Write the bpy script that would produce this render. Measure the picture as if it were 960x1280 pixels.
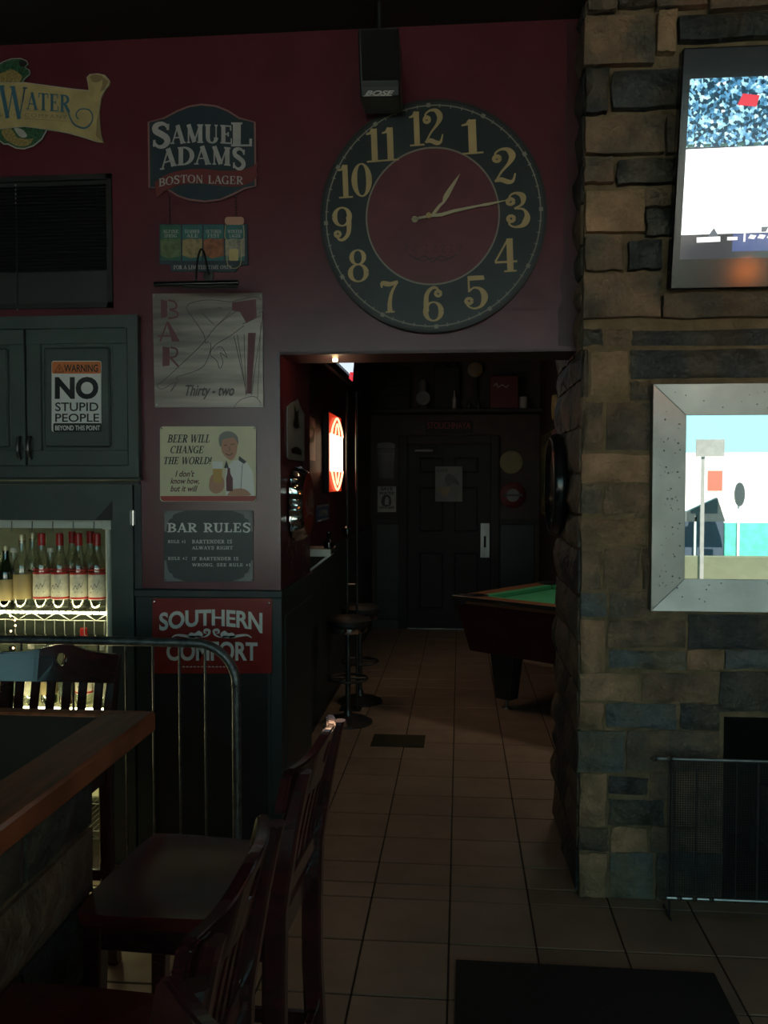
import bpy, bmesh, math, random
from mathutils import Vector, Matrix, Euler
random.seed(7)
PI = math.pi
for o in list(bpy.data.objects): bpy.data.objects.remove(o)
SC = bpy.context.scene
COL = SC.collection
F = 1080.0; CAMZ = 1.62
PITCH = math.atan(38/F); YAW = math.atan(95*math.cos(PITCH)/F)
# ---------------------------------------------------------------- camera, world, sun, exposure
cam = bpy.data.cameras.new('camera'); cam_ob = bpy.data.objects.new('camera', cam); COL.objects.link(cam_ob)
cam_ob.location = (0, 0, CAMZ); cam_ob.rotation_euler = (PI/2-PITCH, 0, YAW)
cam.sensor_fit = 'VERTICAL'; cam.sensor_height = 32.0; cam.lens = F/1280*32.0
cam.clip_start = 0.02
SC.camera = cam_ob
SC.view_settings.view_transform = 'Standard'; SC.view_settings.look = 'None'
SC.view_settings.gamma = 1; SC.view_settings.use_curve_mapping = False
SC.view_settings.exposure = 0.22
world = bpy.data.worlds.new('world'); SC.world = world; world.use_nodes = True
wn = world.node_tree.nodes; bg = wn['Background']
bg.inputs['Color'].default_value = (0.37, 0.78, 0.82, 1); bg.inputs['Strength'].default_value = 1.8
def lamp(name, kind, loc, energy, color, rot=(0,0,0), **kw):
    l = bpy.data.lights.new(name, kind); l.energy = energy; l.color = color
    for k, v in kw.items(): setattr(l, k, v)
    o = bpy.data.objects.new(name, l); o.location = loc; o.rotation_euler = rot; COL.objects.link(o); return o
sun = lamp('sun', 'SUN', (0,0,20), 14.0, (1,.84,.68), Euler((math.radians(-42),0,math.radians(10))), angle=.01)
YR = -3.5     # rear wall of the main room (behind the camera), with the street windows
WIN = [(1.3, 4.6, .36, 3.15), (-3.25, .8, .5, 3.15)]
for i, (x0,x1,z0,z1) in enumerate(WIN):       # daylight enters through these openings
    p = lamp('window_portal', 'AREA', ((x0+x1)/2, YR-.02, (z0+z1)/2), 1, (1,1,1), (PI/2,0,0), shape='RECTANGLE', size=x1-x0, size_y=z1-z0)
    p.data.cycles.is_portal = True
# ---------------------------------------------------------------- projection helpers (plan positions measured off the photograph)
RM = cam_ob.rotation_euler.to_matrix(); C0 = Vector((0,0,CAMZ))
def ray(px, py): return RM @ Vector(((px-480)/F, (640-py)/F, -1))
def P(px, py, Y): d = ray(px, py); return C0 + d*(Y/d.y)
def PX(px, py, X): d = ray(px, py); return C0 + d*(X/d.x)
def PZ(px, py, Z): d = ray(px, py); return C0 + d*((Z-CAMZ)/d.z)
def PM(px, py, Ym, Y):
    d = ray(px, py); q = C0 + d*(Ym/d.y); return q + Vector((d.x, -d.y, d.z))*((Ym-Y)/d.y)
# ---------------------------------------------------------------- materials
MATS = {}
def mat(name, col, rough=.5, metal=0, var=0, vscale=8, bump=0, bscale=40, emit=None, es=0, coat=0, rand=0, stretch=None, alpha=1, trans=0, col2=None, spec=None, detail=5):
    if name in MATS: return MATS[name]
    m = bpy.data.materials.new(name); m.use_nodes = True; nt = m.node_tree; N = nt.nodes; L = nt.links
    b = N['Principled BSDF']; b.inputs['Roughness'].default_value = rough; b.inputs['Metallic'].default_value = metal
    b.inputs['Base Color'].default_value = (*col, 1); m.diffuse_color = (*col, 1)
    if coat: b.inputs['Coat Weight'].default_value = coat; b.inputs['Coat Roughness'].default_value = .3 if 'wall' in name else .12
    if spec is not None: b.inputs['Specular IOR Level'].default_value = spec
    if emit: b.inputs['Emission Color'].default_value = (*emit, 1); b.inputs['Emission Strength'].default_value = es
    if alpha < 1: b.inputs['Alpha'].default_value = alpha
    if trans: b.inputs['Transmission Weight'].default_value = trans
    vec = None
    if var or bump or rand:
        tc = N.new('ShaderNodeTexCoord'); mp = N.new('ShaderNodeMapping'); L.new(tc.outputs['Object'], mp.inputs['Vector'])
        if stretch: mp.inputs['Scale'].default_value = stretch
        oi = N.new('ShaderNodeObjectInfo'); sc = N.new('ShaderNodeVectorMath'); sc.operation = 'SCALE'; sc.inputs[0].default_value = (13,7,19); L.new(oi.outputs['Random'], sc.inputs['Scale'])
        ad = N.new('ShaderNodeVectorMath'); ad.operation = 'ADD'; L.new(mp.outputs[0], ad.inputs[0]); L.new(sc.outputs[0], ad.inputs[1]); vec = ad.outputs[0]
    if var or rand:
        nz = N.new('ShaderNodeTexNoise'); nz.inputs['Scale'].default_value = vscale; nz.inputs['Detail'].default_value = detail; L.new(vec, nz.inputs['Vector'])
        mr = N.new('ShaderNodeMapRange'); mr.inputs[1].default_value = .3; mr.inputs[2].default_value = .7; mr.inputs[3].default_value = 1-var; mr.inputs[4].default_value = 1+var
        L.new(nz.outputs['Fac'], mr.inputs[0]); out = mr.outputs[0]
        if rand:
            m2 = N.new('ShaderNodeMapRange'); m2.inputs[3].default_value = 1-rand; m2.inputs[4].default_value = 1+rand; L.new(oi.outputs['Random'], m2.inputs[0])
            mu = N.new('ShaderNodeMath'); mu.operation = 'MULTIPLY'; L.new(out, mu.inputs[0]); L.new(m2.outputs[0], mu.inputs[1]); out = mu.outputs[0]
        if col2:
            mx = N.new('ShaderNodeMix'); mx.data_type = 'RGBA'; mx.inputs['A'].default_value = (*col,1); mx.inputs['B'].default_value = (*col2,1)
            n2 = N.new('ShaderNodeTexNoise'); n2.inputs['Scale'].default_value = vscale*.6; n2.inputs['Detail'].default_value = 3; L.new(vec, n2.inputs['Vector'])
            m3 = N.new('ShaderNodeMapRange'); m3.inputs[1].default_value = .42; m3.inputs[2].default_value = .6; L.new(n2.outputs['Fac'], m3.inputs[0]); L.new(m3.outputs[0], mx.inputs['Factor']); cs = mx.outputs['Result']
        vm = N.new('ShaderNodeVectorMath'); vm.operation = 'SCALE'; vm.inputs[0].default_value = col
        if col2: L.new(cs, vm.inputs[0])
        L.new(out, vm.inputs['Scale']); L.new(vm.outputs[0], b.inputs['Base Color'])
    if bump:
        nb = N.new('ShaderNodeTexNoise'); nb.inputs['Scale'].default_value = bscale; nb.inputs['Detail'].default_value = 6; L.new(vec, nb.inputs['Vector'])
        bp = N.new('ShaderNodeBump'); bp.inputs['Strength'].default_value = bump; bp.inputs['Distance'].default_value = .035 if 'stone' in name else .01; L.new(nb.outputs['Fac'], bp.inputs['Height']); L.new(bp.outputs[0], b.inputs['Normal'])
    MATS[name] = m; return m
M = dict(
 red=mat('wall_maroon', (.110,.020,.030), .27, coat=.22, var=.16, vscale=3, bump=.12, bscale=14),
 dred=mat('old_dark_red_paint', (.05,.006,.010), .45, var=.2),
 teal=mat('teal_grey_paint', (.055,.075,.072), .42, var=.18, vscale=5, bump=.06, bscale=30),
 dteal=mat('dark_teal_paint', (.022,.034,.034), .45, var=.2, vscale=5),
 black=mat('matt_black_paint', (.008,.009,.009), .55, var=.3),
 ceil=mat('black_ceiling_paint', (.012,.012,.012), .7, var=.3),
 gloss=mat('gloss_black_plastic', (.008,.008,.009), .18),
 plast=mat('charcoal_plastic', (.025,.027,.028), .4),
 brownw=mat('dark_brown_wall', (.05,.036,.028), .6, var=.2),
 plain=mat('dim_plaster', (.10,.085,.07), .8, var=.15),
 grout=mat('dark_grout', (.028,.018,.013), .85, var=.2, vscale=20),
 tile=mat('beige_floor_tile', (.27,.195,.14), .42, var=.16, vscale=6, rand=.07, bump=.12, bscale=25),
 mortar=mat('brown_mortar', (.19,.135,.075), .9, var=.25, vscale=14, bump=1, bscale=40),
 s_tan=mat('tan_stone', (.36,.22,.13), .75, var=.3, vscale=9, bump=1, bscale=16, rand=.10, col2=(.25,.17,.09)),
 s_brn=mat('brown_stone', (.21,.138,.085), .75, var=.3, vscale=9, bump=1, bscale=16, rand=.12, col2=(.11,.092,.068)),
 s_drk=mat('dark_slate_stone', (.048,.052,.052), .62, var=.4, vscale=9, bump=1, bscale=18, rand=.15, col2=(.085,.072,.05)),
 s_gry=mat('blue_grey_stone', (.11,.125,.125), .7, var=.3, vscale=9, bump=1, bscale=18, rand=.1, col2=(.15,.13,.085)),
 wood=mat('mahogany_stain', (.095,.014,.010), .22, var=.35, vscale=5, stretch=(1,1,6), coat=.5),
 chairw=mat('dark_cherry_varnish', (.055,.011,.011), .2, var=.3, vscale=5, stretch=(1,1,5), coat=.6),
 redw=mat('red_cherry_varnish', (.10,.010,.010), .25, var=.3, vscale=5, coat=.5),
 barw=mat('orange_brown_bar_rail', (.30,.085,.032), .3, var=.45, vscale=6, stretch=(8,1,1), coat=.5),
 bartop=mat('dark_green_bar_top', (.020,.026,.024), .3, var=.2),
 steel=mat('brushed_steel', (.30,.30,.29), .36, 1, var=.25, vscale=4, bump=.06, bscale=60),
 pipe=mat('worn_steel_pipe', (.16,.16,.155), .42, .7, var=.5, vscale=25, bump=.3, bscale=60),
 chrome=mat('chrome', (.7,.7,.7), .12, 1),
 dmetal=mat('dark_metal', (.10,.10,.10), .35, .8),
 gold=mat('dull_gold_paint', (.46,.33,.15), .5, var=.12),
 cream=mat('cream_enamel', (.62,.58,.38), .35, var=.06),
 white=mat('white_enamel', (.72,.72,.70), .35),
 offw=mat('dull_white_print', (.42,.40,.38), .5, var=.15, vscale=30),
 grey=mat('grey_print', (.20,.21,.21), .5, var=.15),
 ink=mat('black_ink', (.012,.013,.014), .4),
 navy=mat('navy_print', (.018,.034,.046), .4, var=.1),
 slatep=mat('charcoal_sign_face', (.032,.042,.044), .4, var=.1),
 sred=mat('red_sign_enamel', (.24,.014,.012), .3, var=.12),
 ored=mat('orange_sign_band', (.62,.17,.05), .3),
 bred=mat('bright_red_print', (.38,.03,.025), .4),
 blue=mat('blue_lettering', (.04,.13,.19), .4),
 parch=mat('parchment_print', (.46,.36,.16), .4, var=.15, vscale=18),
 parchd=mat('shaded_parchment', (.24,.18,.08), .4),
 fishg=mat('green_speckled_fish', (.03,.10,.05), .35, var=.7, vscale=120),
 fishy=mat('golden_speckled_fish', (.30,.22,.08), .35, var=.5, vscale=140),
 skin=mat('printed_skin', (.50,.26,.17), .5), hair=mat('printed_grey_hair', (.22,.22,.20), .5),
 beer=mat('printed_beer', (.55,.34,.10), .5),
 etched=mat('tarnished_metal_sheet', (.20,.165,.145), .34, .8, var=.35, vscale=5, stretch=(.5,1,5), bump=.05),
 etch=mat('etched_line', (.045,.03,.03), .5),
 etr=mat('etched_dull_red', (.13,.035,.045), .5),
 felt=mat('green_felt', (.02,.20,.085), .9, var=.08),
 poolw=mat('dark_red_table_laminate', (.05,.010,.008), .4, var=.2),
 rail=mat('pool_rail_wood', (.16,.07,.03), .3),
 rimr=mat('dusty_red_border', (.26,.12,.11), .5), shine=mat('bright_rim_foil', (.62,.60,.56), .25, .3), soot=mat('firebox_soot', (.004,.004,.004), .95), dim_red=mat('dull_dark_red', (.12,.010,.010), .5), dim_y=mat('dull_olive_yellow', (.22,.20,.08), .5, var=.3),
 mirror=mat('mirror_glass', (.93,.95,.95), .01, 1),
 wire=mat('white_rack_wire', (.50,.52,.48), .4),
 rackpaint=mat('greyed_white_post', (.62,.66,.62), .45),
 inner=mat('pale_alcove_lining', (.17,.19,.13), .6, var=.2),
 redcap=mat('red_bottle_cap', (.42,.02,.02), .3), goldcap=mat('pale_gold_cap', (.55,.48,.30), .3, .5),
 label=mat('bottle_label', (.62,.60,.52), .5, var=.15, vscale=60), labeld=mat('dark_bottle_label', (.04,.06,.05), .5), labelt=mat('tan_bottle_label', (.36,.28,.14), .5),
 mat_=mat('black_rubber_mat', (.010,.011,.011), .8, bump=.4, bscale=200),
 reg=mat('olive_floor_grille', (.045,.045,.022), .5, .3),
 log=mat('charred_log', (.035,.03,.027), .9, var=.5, vscale=12, bump=1),
 led=mat('led_shelf_light', (1,1,.7), .5, emit=(1,.93,.50), es=26),
 ledp=mat('lit_fridge_panel', (.6,.6,.35), .5, emit=(.75,.68,.26), es=.28),
 bulb=mat('orange_pendant_glow', (1,.5,.2), .5, emit=(1,.26,.05), es=22),
 warm=mat('warm_bulb', (1,.8,.5), .5, emit=(1,.66,.3), es=10),
 neonr=mat('neon_red_face', (.5,.05,.02), .5, emit=(1,.05,.015), es=.38),
 neonw=mat('neon_white_centre', (1,.9,.7), .5, emit=(1,.72,.45), es=5),
 neont=mat('neon_tube', (1,.5,.3), .4, emit=(1,.45,.25), es=2.2),
)
def thin_glass(name, tint, gl=.12, rough=.03):
    m = bpy.data.materials.new(name); m.use_nodes = True; nt = m.node_tree; N = nt.nodes; N.clear()
    o = N.new('ShaderNodeOutputMaterial'); mx = N.new('ShaderNodeMixShader'); t = N.new('ShaderNodeBsdfTransparent'); g = N.new('ShaderNodeBsdfGlossy')
    t.inputs[0].default_value = (*tint,1); g.inputs['Roughness'].default_value = rough
    lw = N.new('ShaderNodeLayerWeight'); lw.inputs[0].default_value = .3
    mr = N.new('ShaderNodeMapRange'); mr.inputs[3].default_value = gl; mr.inputs[4].default_value = .8; nt.links.new(lw.outputs['Facing'], mr.inputs[0]); nt.links.new(mr.outputs[0], mx.inputs[0])
    nt.links.new(t.outputs[0], mx.inputs[1]); nt.links.new(g.outputs[0], mx.inputs[2]); nt.links.new(mx.outputs[0], o.inputs[0]); return m
M['pane'] = thin_glass('window_glass', (.96,.98,.98), .04)
M['glass'] = thin_glass('clear_bottle_glass', (.93,.96,.92), .12)
M['gglass'] = thin_glass('green_bottle_glass', (.10,.22,.08), .12)
M['bglass'] = thin_glass('brown_bottle_glass', (.25,.12,.03), .12)
# ---------------------------------------------------------------- mesh builder
ORG = {}
class B:
    def __init__(s): s.bm = bmesh.new()
    def add(s, vs, fs):
        b = [s.bm.verts.new(v) for v in vs]
        for f in fs:
            try: s.bm.faces.new([b[i] for i in f])
            except ValueError: pass
        return s
    def merge(s, t, mtx=None):
        if mtx: bmesh.ops.transform(t, matrix=mtx, verts=t.verts)
        me = bpy.data.meshes.new('t'); t.to_mesh(me); s.bm.from_mesh(me); bpy.data.meshes.remove(me); t.free(); return s
    def box(s, x0, x1, y0, y1, z0, z1, bev=0, mtx=None, seg=1):
        t = bmesh.new(); bmesh.ops.create_cube(t, size=1)
        for v in t.verts: v.co = Vector(((x0+x1)/2+v.co.x*(x1-x0), (y0+y1)/2+v.co.y*(y1-y0), (z0+z1)/2+v.co.z*(z1-z0)))
        if bev: bmesh.ops.bevel(t, geom=t.edges[:], offset=bev, segments=seg, affect='EDGES')
        return s.merge(t, mtx)
    def hexa(s, pts, bev=0):   # 8 points: bottom 4 ccw, top 4 ccw
        t = bmesh.new(); v = [t.verts.new(p) for p in pts]
        for f in ((3,2,1,0),(4,5,6,7),(0,1,5,4),(1,2,6,5),(2,3,7,6),(3,0,4,7)): t.faces.new([v[i] for i in f])
        if bev: bmesh.ops.bevel(t, geom=t.edges[:], offset=bev, segments=1, affect='EDGES')
        return s.merge(t)
    def tube(s, pts, r, n=10, caps=True):
        pts = [Vector(p) for p in pts]; rs = r if isinstance(r, (list,tuple)) else [r]*len(pts)
        rings = []; up = None
        for i, p in enumerate(pts):
            d = (pts[min(i+1,len(pts)-1)] - pts[max(i-1,0)]).normalized()
            if up is None: up = Vector((0,0,1)) if abs(d.z) < .9 else Vector((1,0,0))
            a = d.cross(up).normalized(); up = a.cross(d).normalized()
            rings.append([s.bm.verts.new(p + (a*math.cos(2*PI*k/n)+up*math.sin(2*PI*k/n))*rs[i]) for k in range(n)])
        for i in range(len(rings)-1):
            for k in range(n): s.bm.faces.new([rings[i][k], rings[i][(k+1)%n], rings[i+1][(k+1)%n], rings[i+1][k]])
        if caps: s.bm.faces.new(rings[0][::-1]); s.bm.faces.new(rings[-1])
        return s
    def ring(s, c, R, r, axis='Z', n=28, m=8):
        c = Vector(c); rings = []
        for i in range(n):
            a = 2*PI*i/n; e = Vector((math.cos(a), math.sin(a), 0)); rr = []
            for k in range(m):
                b = 2*PI*k/m; v = e*(R+r*math.cos(b)) + Vector((0,0,r*math.sin(b)))
                if axis == 'Y': v = Vector((v.x, v.z, v.y))
                if axis == 'X': v = Vector((v.z, v.x, v.y))
                rr.append(s.bm.verts.new(c+v))
            rings.append(rr)
        for i in range(n):
            for k in range(m): s.bm.faces.new([rings[i][k], rings[(i+1)%n][k], rings[(i+1)%n][(k+1)%m], rings[i][(k+1)%m]])
        return s
    def lathe(s, prof, c=(0,0,0), n=20, axis='Z'):
        c = Vector(c); rings = []
        for (r, z) in prof:
            rr = []
            for k in range(n):
                a = 2*PI*k/n; v = Vector((r*math.cos(a), r*math.sin(a), z))
                if axis == 'Y': v = Vector((v.x, v.z, v.y))
                if axis == 'X': v = Vector((v.z, v.x, v.y))
                rr.append(s.bm.verts.new(c+v))
            rings.append(rr)
        for i in range(len(rings)-1):
            for k in range(n): s.bm.faces.new([rings[i][k], rings[i][(k+1)%n], rings[i+1][(k+1)%n], rings[i+1][k]])
        if prof[0][0] > 1e-4: s.bm.faces.new(rings[0][::-1])
        if prof[-1][0] > 1e-4: s.bm.faces.new(rings[-1])
        return s
    def plate(s, loops, fn, th=None):
        """flat plate bounded by 2D loops (first outer, others holes); fn(a,b)->Vector; th: Vector offset for thickness"""
        t = bmesh.new(); es = []
        for lp in loops:
            vs = [t.verts.new((p[0], p[1], 0)) for p in lp]
            for i in range(len(vs)): es.append(t.edges.new((vs[i], vs[(i+1)%len(vs)])))
        bmesh.ops.triangle_fill(t, use_beauty=True, use_dissolve=False, edges=es)
        if th is not None:
            r = bmesh.ops.extrude_face_region(t, geom=t.faces[:]); nv = {e for e in r['geom'] if isinstance(e, bmesh.types.BMVert)}
            for v in t.verts: v.co = fn(v.co.x, v.co.y) + (th if v in nv else Vector((0,0,0)))
            bmesh.ops.recalc_face_normals(t, faces=t.faces[:])
        else:
            for v in t.verts: v.co = fn(v.co.x, v.co.y)
        return s.merge(t)
    def flat(s, pts2, fn):     # simple polygon (may be concave)
        return s.plate([pts2], fn)
    def ribbon(s, pts2, w, fn, closed=False):
        pts = [Vector(p) for p in pts2]; n = len(pts); ws = w if isinstance(w, (list,tuple)) else [w]*n
        L_, R_ = [], []
        for i, p in enumerate(pts):
            a = pts[(i-1)%n] if closed else pts[max(i-1,0)]; b = pts[(i+1)%n] if closed else pts[min(i+1,n-1)]
            d = (b-a); d = d.normalized() if d.length > 1e-9 else Vector((1,0)); q = Vector((-d.y, d.x))*ws[i]/2
            L_.append(s.bm.verts.new(fn(*(p+q)))); R_.append(s.bm.verts.new(fn(*(p-q))))
        for i in range(n if closed else n-1):
            j = (i+1)%n; s.bm.faces.new([L_[i], R_[i], R_[j], L_[j]])
        return s
    def obj(s, name, m, parent=None, smooth=False, sub=0):
        bm = s.bm
        if not bm.verts: bm.verts.new((0,0,0))
        lo = Vector([min(v.co[i] for v in bm.verts) for i in range(3)]); hi = Vector([max(v.co[i] for v in bm.verts) for i in range(3)])
        c = (lo+hi)/2; c.z = lo.z if parent is None else c.z
        for v in bm.verts: v.co -= c
        me = bpy.data.meshes.new(name); bm.to_mesh(me); bm.free()
        if smooth:
            me.polygons.foreach_set('use_smooth', [True]*len(me.polygons))
            try: me.set_sharp_from_angle(angle=math.radians(38))
            except Exception: pass
        me.materials.append(M[m] if isinstance(m, str) else m)
        o = bpy.data.objects.new(name, me); COL.objects.link(o)
        if parent: o.parent = parent; o.location = c - ORG[parent.name]
        else: o.location = c
        ORG[o.name] = c.copy(); return o
def tag(o, label=None, cat=None, group=None, kind=None):
    if label: o['label'] = label
    if cat: o['category'] = cat
    if group: o['group'] = group
    if kind: o['kind'] = kind
    return o
def thing(name, label, cat, loc=(0,0,0), group=None):
    o = bpy.data.objects.new(name, None); COL.objects.link(o); o.location = loc; ORG[o.name] = Vector(loc); o.empty_display_size = .05
    return tag(o, label, cat, group)
def struct(name, b, m, parent=None, smooth=False):
    o = b.obj(name, m, parent, smooth)
    if parent is None: o['kind'] = 'structure'
    return o
def dup(root, loc, rz=0, label=None):
    def rec(o, par):
        c = o.copy(); COL.objects.link(c)
        if par: c.parent = par
        for ch in o.children: rec(ch, c)
        return c
    r = rec(root, None); r.location = loc; r.rotation_euler = (0,0,rz)
    if label: r['label'] = label
    return r
def smoothcurve(pts, k=6, closed=False):
    pts = [Vector(p) for p in pts]; n = len(pts); out = []
    for i in range(n if closed else n-1):
        p0 = pts[(i-1)%n] if closed else pts[max(i-1,0)]; p1 = pts[i]; p2 = pts[(i+1)%n]; p3 = pts[(i+2)%n] if closed else pts[min(i+2,n-1)]
        for j in range(k):
            t = j/k; out.append(.5*((2*p1)+(p2-p0)*t+(2*p0-5*p1+4*p2-p3)*t*t+(3*p1-p0-3*p2+p3)*t**3))
    if not closed: out.append(pts[-1])
    return out
# ---- lettering
_tc = {}
def font_mesh(s, bold=0, shear=0, spacing=1):
    k = (s,bold,shear,spacing)
    if k in _tc: return _tc[k]
    c = bpy.data.curves.new('t','FONT'); c.body = s; c.offset = bold; c.shear = shear; c.space_character = spacing; c.resolution_u = 4
    o = bpy.data.objects.new('t', c); COL.objects.link(o)
    dg = bpy.context.evaluated_depsgraph_get(); me = o.evaluated_get(dg).to_mesh()
    vs = [(v.co.x, v.co.y) for v in me.vertices]; fs = [tuple(p.vertices) for p in me.polygons]
    o.evaluated_get(dg).to_mesh_clear(); bpy.data.objects.remove(o); bpy.data.curves.remove(c)
    _tc[k] = (vs, fs); return vs, fs
V3 = Vector
def put(b, vs, fs, box, fn, warp=None, lay=None):
    x0 = min(v[0] for v in vs); x1 = max(v[0] for v in vs); y0 = min(v[1] for v in vs); y1 = max(v[1] for v in vs)
    bx0, by0, bx1, by1 = box       # px: by0 top, by1 bottom
    out = []
    for i_, (x, y) in enumerate(vs):
        u = (x-x0)/(x1-x0); v = (y-y0)/max(y1-y0,1e-6); X = bx0+u*(bx1-bx0); Y = by1+v*(by0-by1)
        if warp: X, Y = warp(X, Y, u, v)
        out.append(fn(X, Y)+(V3((0,-1e-4*lay[i_],0)) if lay else V3((0,0,0))))
    b.add(out, fs)
def text(b, s, box, fn, bold=0, shear=0, warp=None, spacing=1):
    vs, fs = font_mesh(s, bold, shear, spacing); put(b, vs, fs, box, fn, warp)
def arc(n=9, x0=0, x1=1, y0=0, y1=1, a0=0, a1=360):
    cx, cy, rx, ry = (x0+x1)/2, (y0+y1)/2, (x1-x0)/2, (y1-y0)/2
    return [(cx+rx*math.cos(math.radians(a0+(a1-a0)*i/n)), cy+ry*math.sin(math.radians(a0+(a1-a0)*i/n))) for i in range(n+1)]
def serif_glyph(ch, TK, TN, SF=.11):
    """capital letters as broad-nib strokes with slab ends: returns (width, [(pts, widths)])"""
    S = []; h = TK/2
    def stem(x, y0=0, y1=1, w=TK, s0=True, s1=True):
        S.append(([(x,y0),(x,y1)], w))
        if s0: S.append(([(x-w/2-SF,y0+TN/2),(x+w/2+SF,y0+TN/2)], TN))
        if s1: S.append(([(x-w/2-SF,y1-TN/2),(x+w/2+SF,y1-TN/2)], TN))
    def ln(p, q, w): S.append(([p,q], w))
    def bow(a0, a1, x0, x1, y0, y1, n=12):
        pts = arc(n, x0, x1, y0, y1, a0, a1); ws = [TN+(TK-TN)*abs(math.cos(math.radians(a0+(a1-a0)*i/n)))**1.5 for i in range(n+1)]; S.append((pts, ws))
    w = .7
    if ch == 'A': w=.8; ln((.08,0),(.4,1),TN); ln((.38,1),(.7,0),TK); ln((.2,.33),(.6,.33),TN); ln((-.03,TN/2),(.2,TN/2),TN); ln((.54,TN/2),(.86,TN/2),TN)
    elif ch in 'BPR':
        stem(.18); bow(-90,90,-.1,.62,.5,1-TN/2); ln((.18,.5),(.3,.5),TN)
        if ch == 'B': bow(-90,90,-.1,.68,TN/2,.5); ln((.18,TN/2),(.3,TN/2),TN)
        if ch == 'R': ln((.35,.5),(.68,.03),TK); ln((.62,TN/2),(.8,TN/2),TN)
        w=.76
    elif ch in 'CG':
        bow(50,310,.04,.76,0.02,.98,16); ln((.64,.66),(.66,.98),TN)
        if ch == 'G': stem(.64,0,.42,s0=False)
        w=.78
    elif ch == 'D': stem(.18); bow(-90,90,-.2,.76,TN/2,1-TN/2,16); w=.82
    elif ch in 'EF':
        stem(.18); ln((.18,1-TN/2),(.62,1-TN/2),TN); ln((.6,1),(.6,.72),TN); ln((.18,.52),(.46,.52),TN); ln((.46,.4),(.46,.64),TN)
        if ch == 'E': ln((.18,TN/2),(.66,TN/2),TN); ln((.64,0),(.64,.3),TN)
        w=.7
    elif ch == 'H': stem(.18); stem(.66); ln((.18,.5),(.66,.5),TN); w=.84
    elif ch == 'I': stem(.2); w=.4
    elif ch == 'L': stem(.18); ln((.18,TN/2),(.62,TN/2),TN); ln((.6,0),(.6,.32),TN); w=.66
    elif ch == 'M': stem(.14,w=TN); stem(.82); ln((.14,1),(.48,.05),TK); ln((.48,.05),(.8,1),TN); w=1
    elif ch == 'N': stem(.14,w=TN); stem(.7,w=TN,s0=False); ln((.14,1),(.7,0),TK); w=.86
    elif ch == 'O': bow(0,360,.04,.76,0.02,.98,24); w=.82
    elif ch == 'S':
        p = smoothcurve([(.60,.80),(.5,.95),(.32,.985),(.14,.88),(.14,.68),(.34,.55),(.54,.40),(.58,.2),(.42,.03),(.22,.03),(.08,.2)],4)
        S.append((p, [TN+(TK-TN)*max(0,math.sin(PI*i/(len(p)-1)))**1.2 for i in range(len(p))])); ln((.60,.72),(.62,.98),TN); ln((.07,.02),(.09,.3),TN); w=.7
    elif ch == 'T': stem(.38,s1=False); ln((.03,1-TN/2),(.73,1-TN/2),TN); ln((.04,1),(.04,.72),TN); ln((.72,1),(.72,.72),TN); w=.78
    elif ch == 'U': stem(.18,.3,1,s0=False); stem(.66,.3,1,w=TN,s0=False); bow(180,360,.18,.66,.02,.6); w=.82
    elif ch == 'W': ln((.06,1),(.32,0),TK); ln((.32,0),(.55,1),TN); ln((.53,1),(.8,0),TK); ln((.8,0),(1.04,1),TN); ln((-.06,1-TN/2),(.2,1-TN/2),TN); ln((.42,1-TN/2),(.64,1-TN/2),TN); ln((.95,1-TN/2),(1.13,1-TN/2),TN); w=1.14
    elif ch == 'Y': ln((.06,1),(.38,.45),TK); ln((.38,.45),(.68,1),TN); stem(.38,0,.5,s1=False); ln((-.06,1-TN/2),(.2,1-TN/2),TN); ln((.58,1-TN/2),(.8,1-TN/2),TN); w=.78
    elif ch == '!': ln((.12,1),(.12,.3),TK); ln((.12,0),(.12,.13),TK); w=.3
    elif ch == ',': ln((.1,.1),(.04,-.12),TN); w=.25
    elif ch == '.': ln((.1,0),(.1,.12),TK); w=.25
    elif ch == '#': ln((.1,.3),(.5,.3),TN); ln((.1,.6),(.5,.6),TN); ln((.2,.1),(.25,.8),TN); ln((.36,.1),(.4,.8),TN); w=.6
    elif ch == '1': stem(.22,s1=False); ln((.22,1),(.04,.84),TN); w=.44
    elif ch == '2': p = smoothcurve([(.06,.78),(.2,.96),(.42,.94),(.5,.75),(.36,.45),(.06,.05)],4); S.append((p,TN)); ln((.06,TN/2),(.56,TN/2),TN); w=.64
    elif ch == '-': ln((.05,.45),(.3,.45),TN); w=.36
    elif ch == ' ': w=.4
    return w, S
def serif(b, s, box, fn, TK=.17, TN=.06, warp=None, gap=.08, slant=0, caps=None, SF=.11):
    x = 0; vs = []; fs = []; lay = []; ln_ = 0
    for i, ch in enumerate(s):
        w, S = serif_glyph(ch, TK, TN, SF)
        k = (caps or {}).get(i, 1.0)
        for pts, wd in S:
            t = B()
            t.ribbon(pts, wd, lambda a, c: Vector((a, c, 0)))
            n = len(vs); t.bm.verts.index_update()
            for v in t.bm.verts:
                yy = v.co.y*k - (k-1)*.35
                vs.append((x+v.co.x*k+slant*yy, yy)); lay.append(ln_%7)
            for f in t.bm.faces: fs.append(tuple(n+v.index for v in f.verts))
            t.bm.free(); ln_ += 1
        x += w*k+gap
    put(b, vs, fs, box, fn, warp, lay)
# ================================================================ THE ROOM
YW = 3.5; YS = 3.38; PL = -.735; PRX = .462; YB = 9.5; CZ = 3.43; BZ = 3.08
def xz(px, py, Y=YW): p = P(px, py, Y); return p.x, p.z
XL, XRR = -3.4, 4.9
ZP = P(520,438,YW).z; ZD = P(262,740,YW).z           # top of the passage, dado height
zw0, zw1 = P(70,386,YW).z, P(70,220,YW).z            # blind window
xw1 = P(141,300,YW).x; xc1 = P(172,500,YW).x; zc0 = P(90,597,YW).z; zc1 = P(90,397,YW).z
xa1 = P(142,800,YW).x; za1 = P(80,650,YW).z
XN = -2.75                                            # left end of the openings
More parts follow.
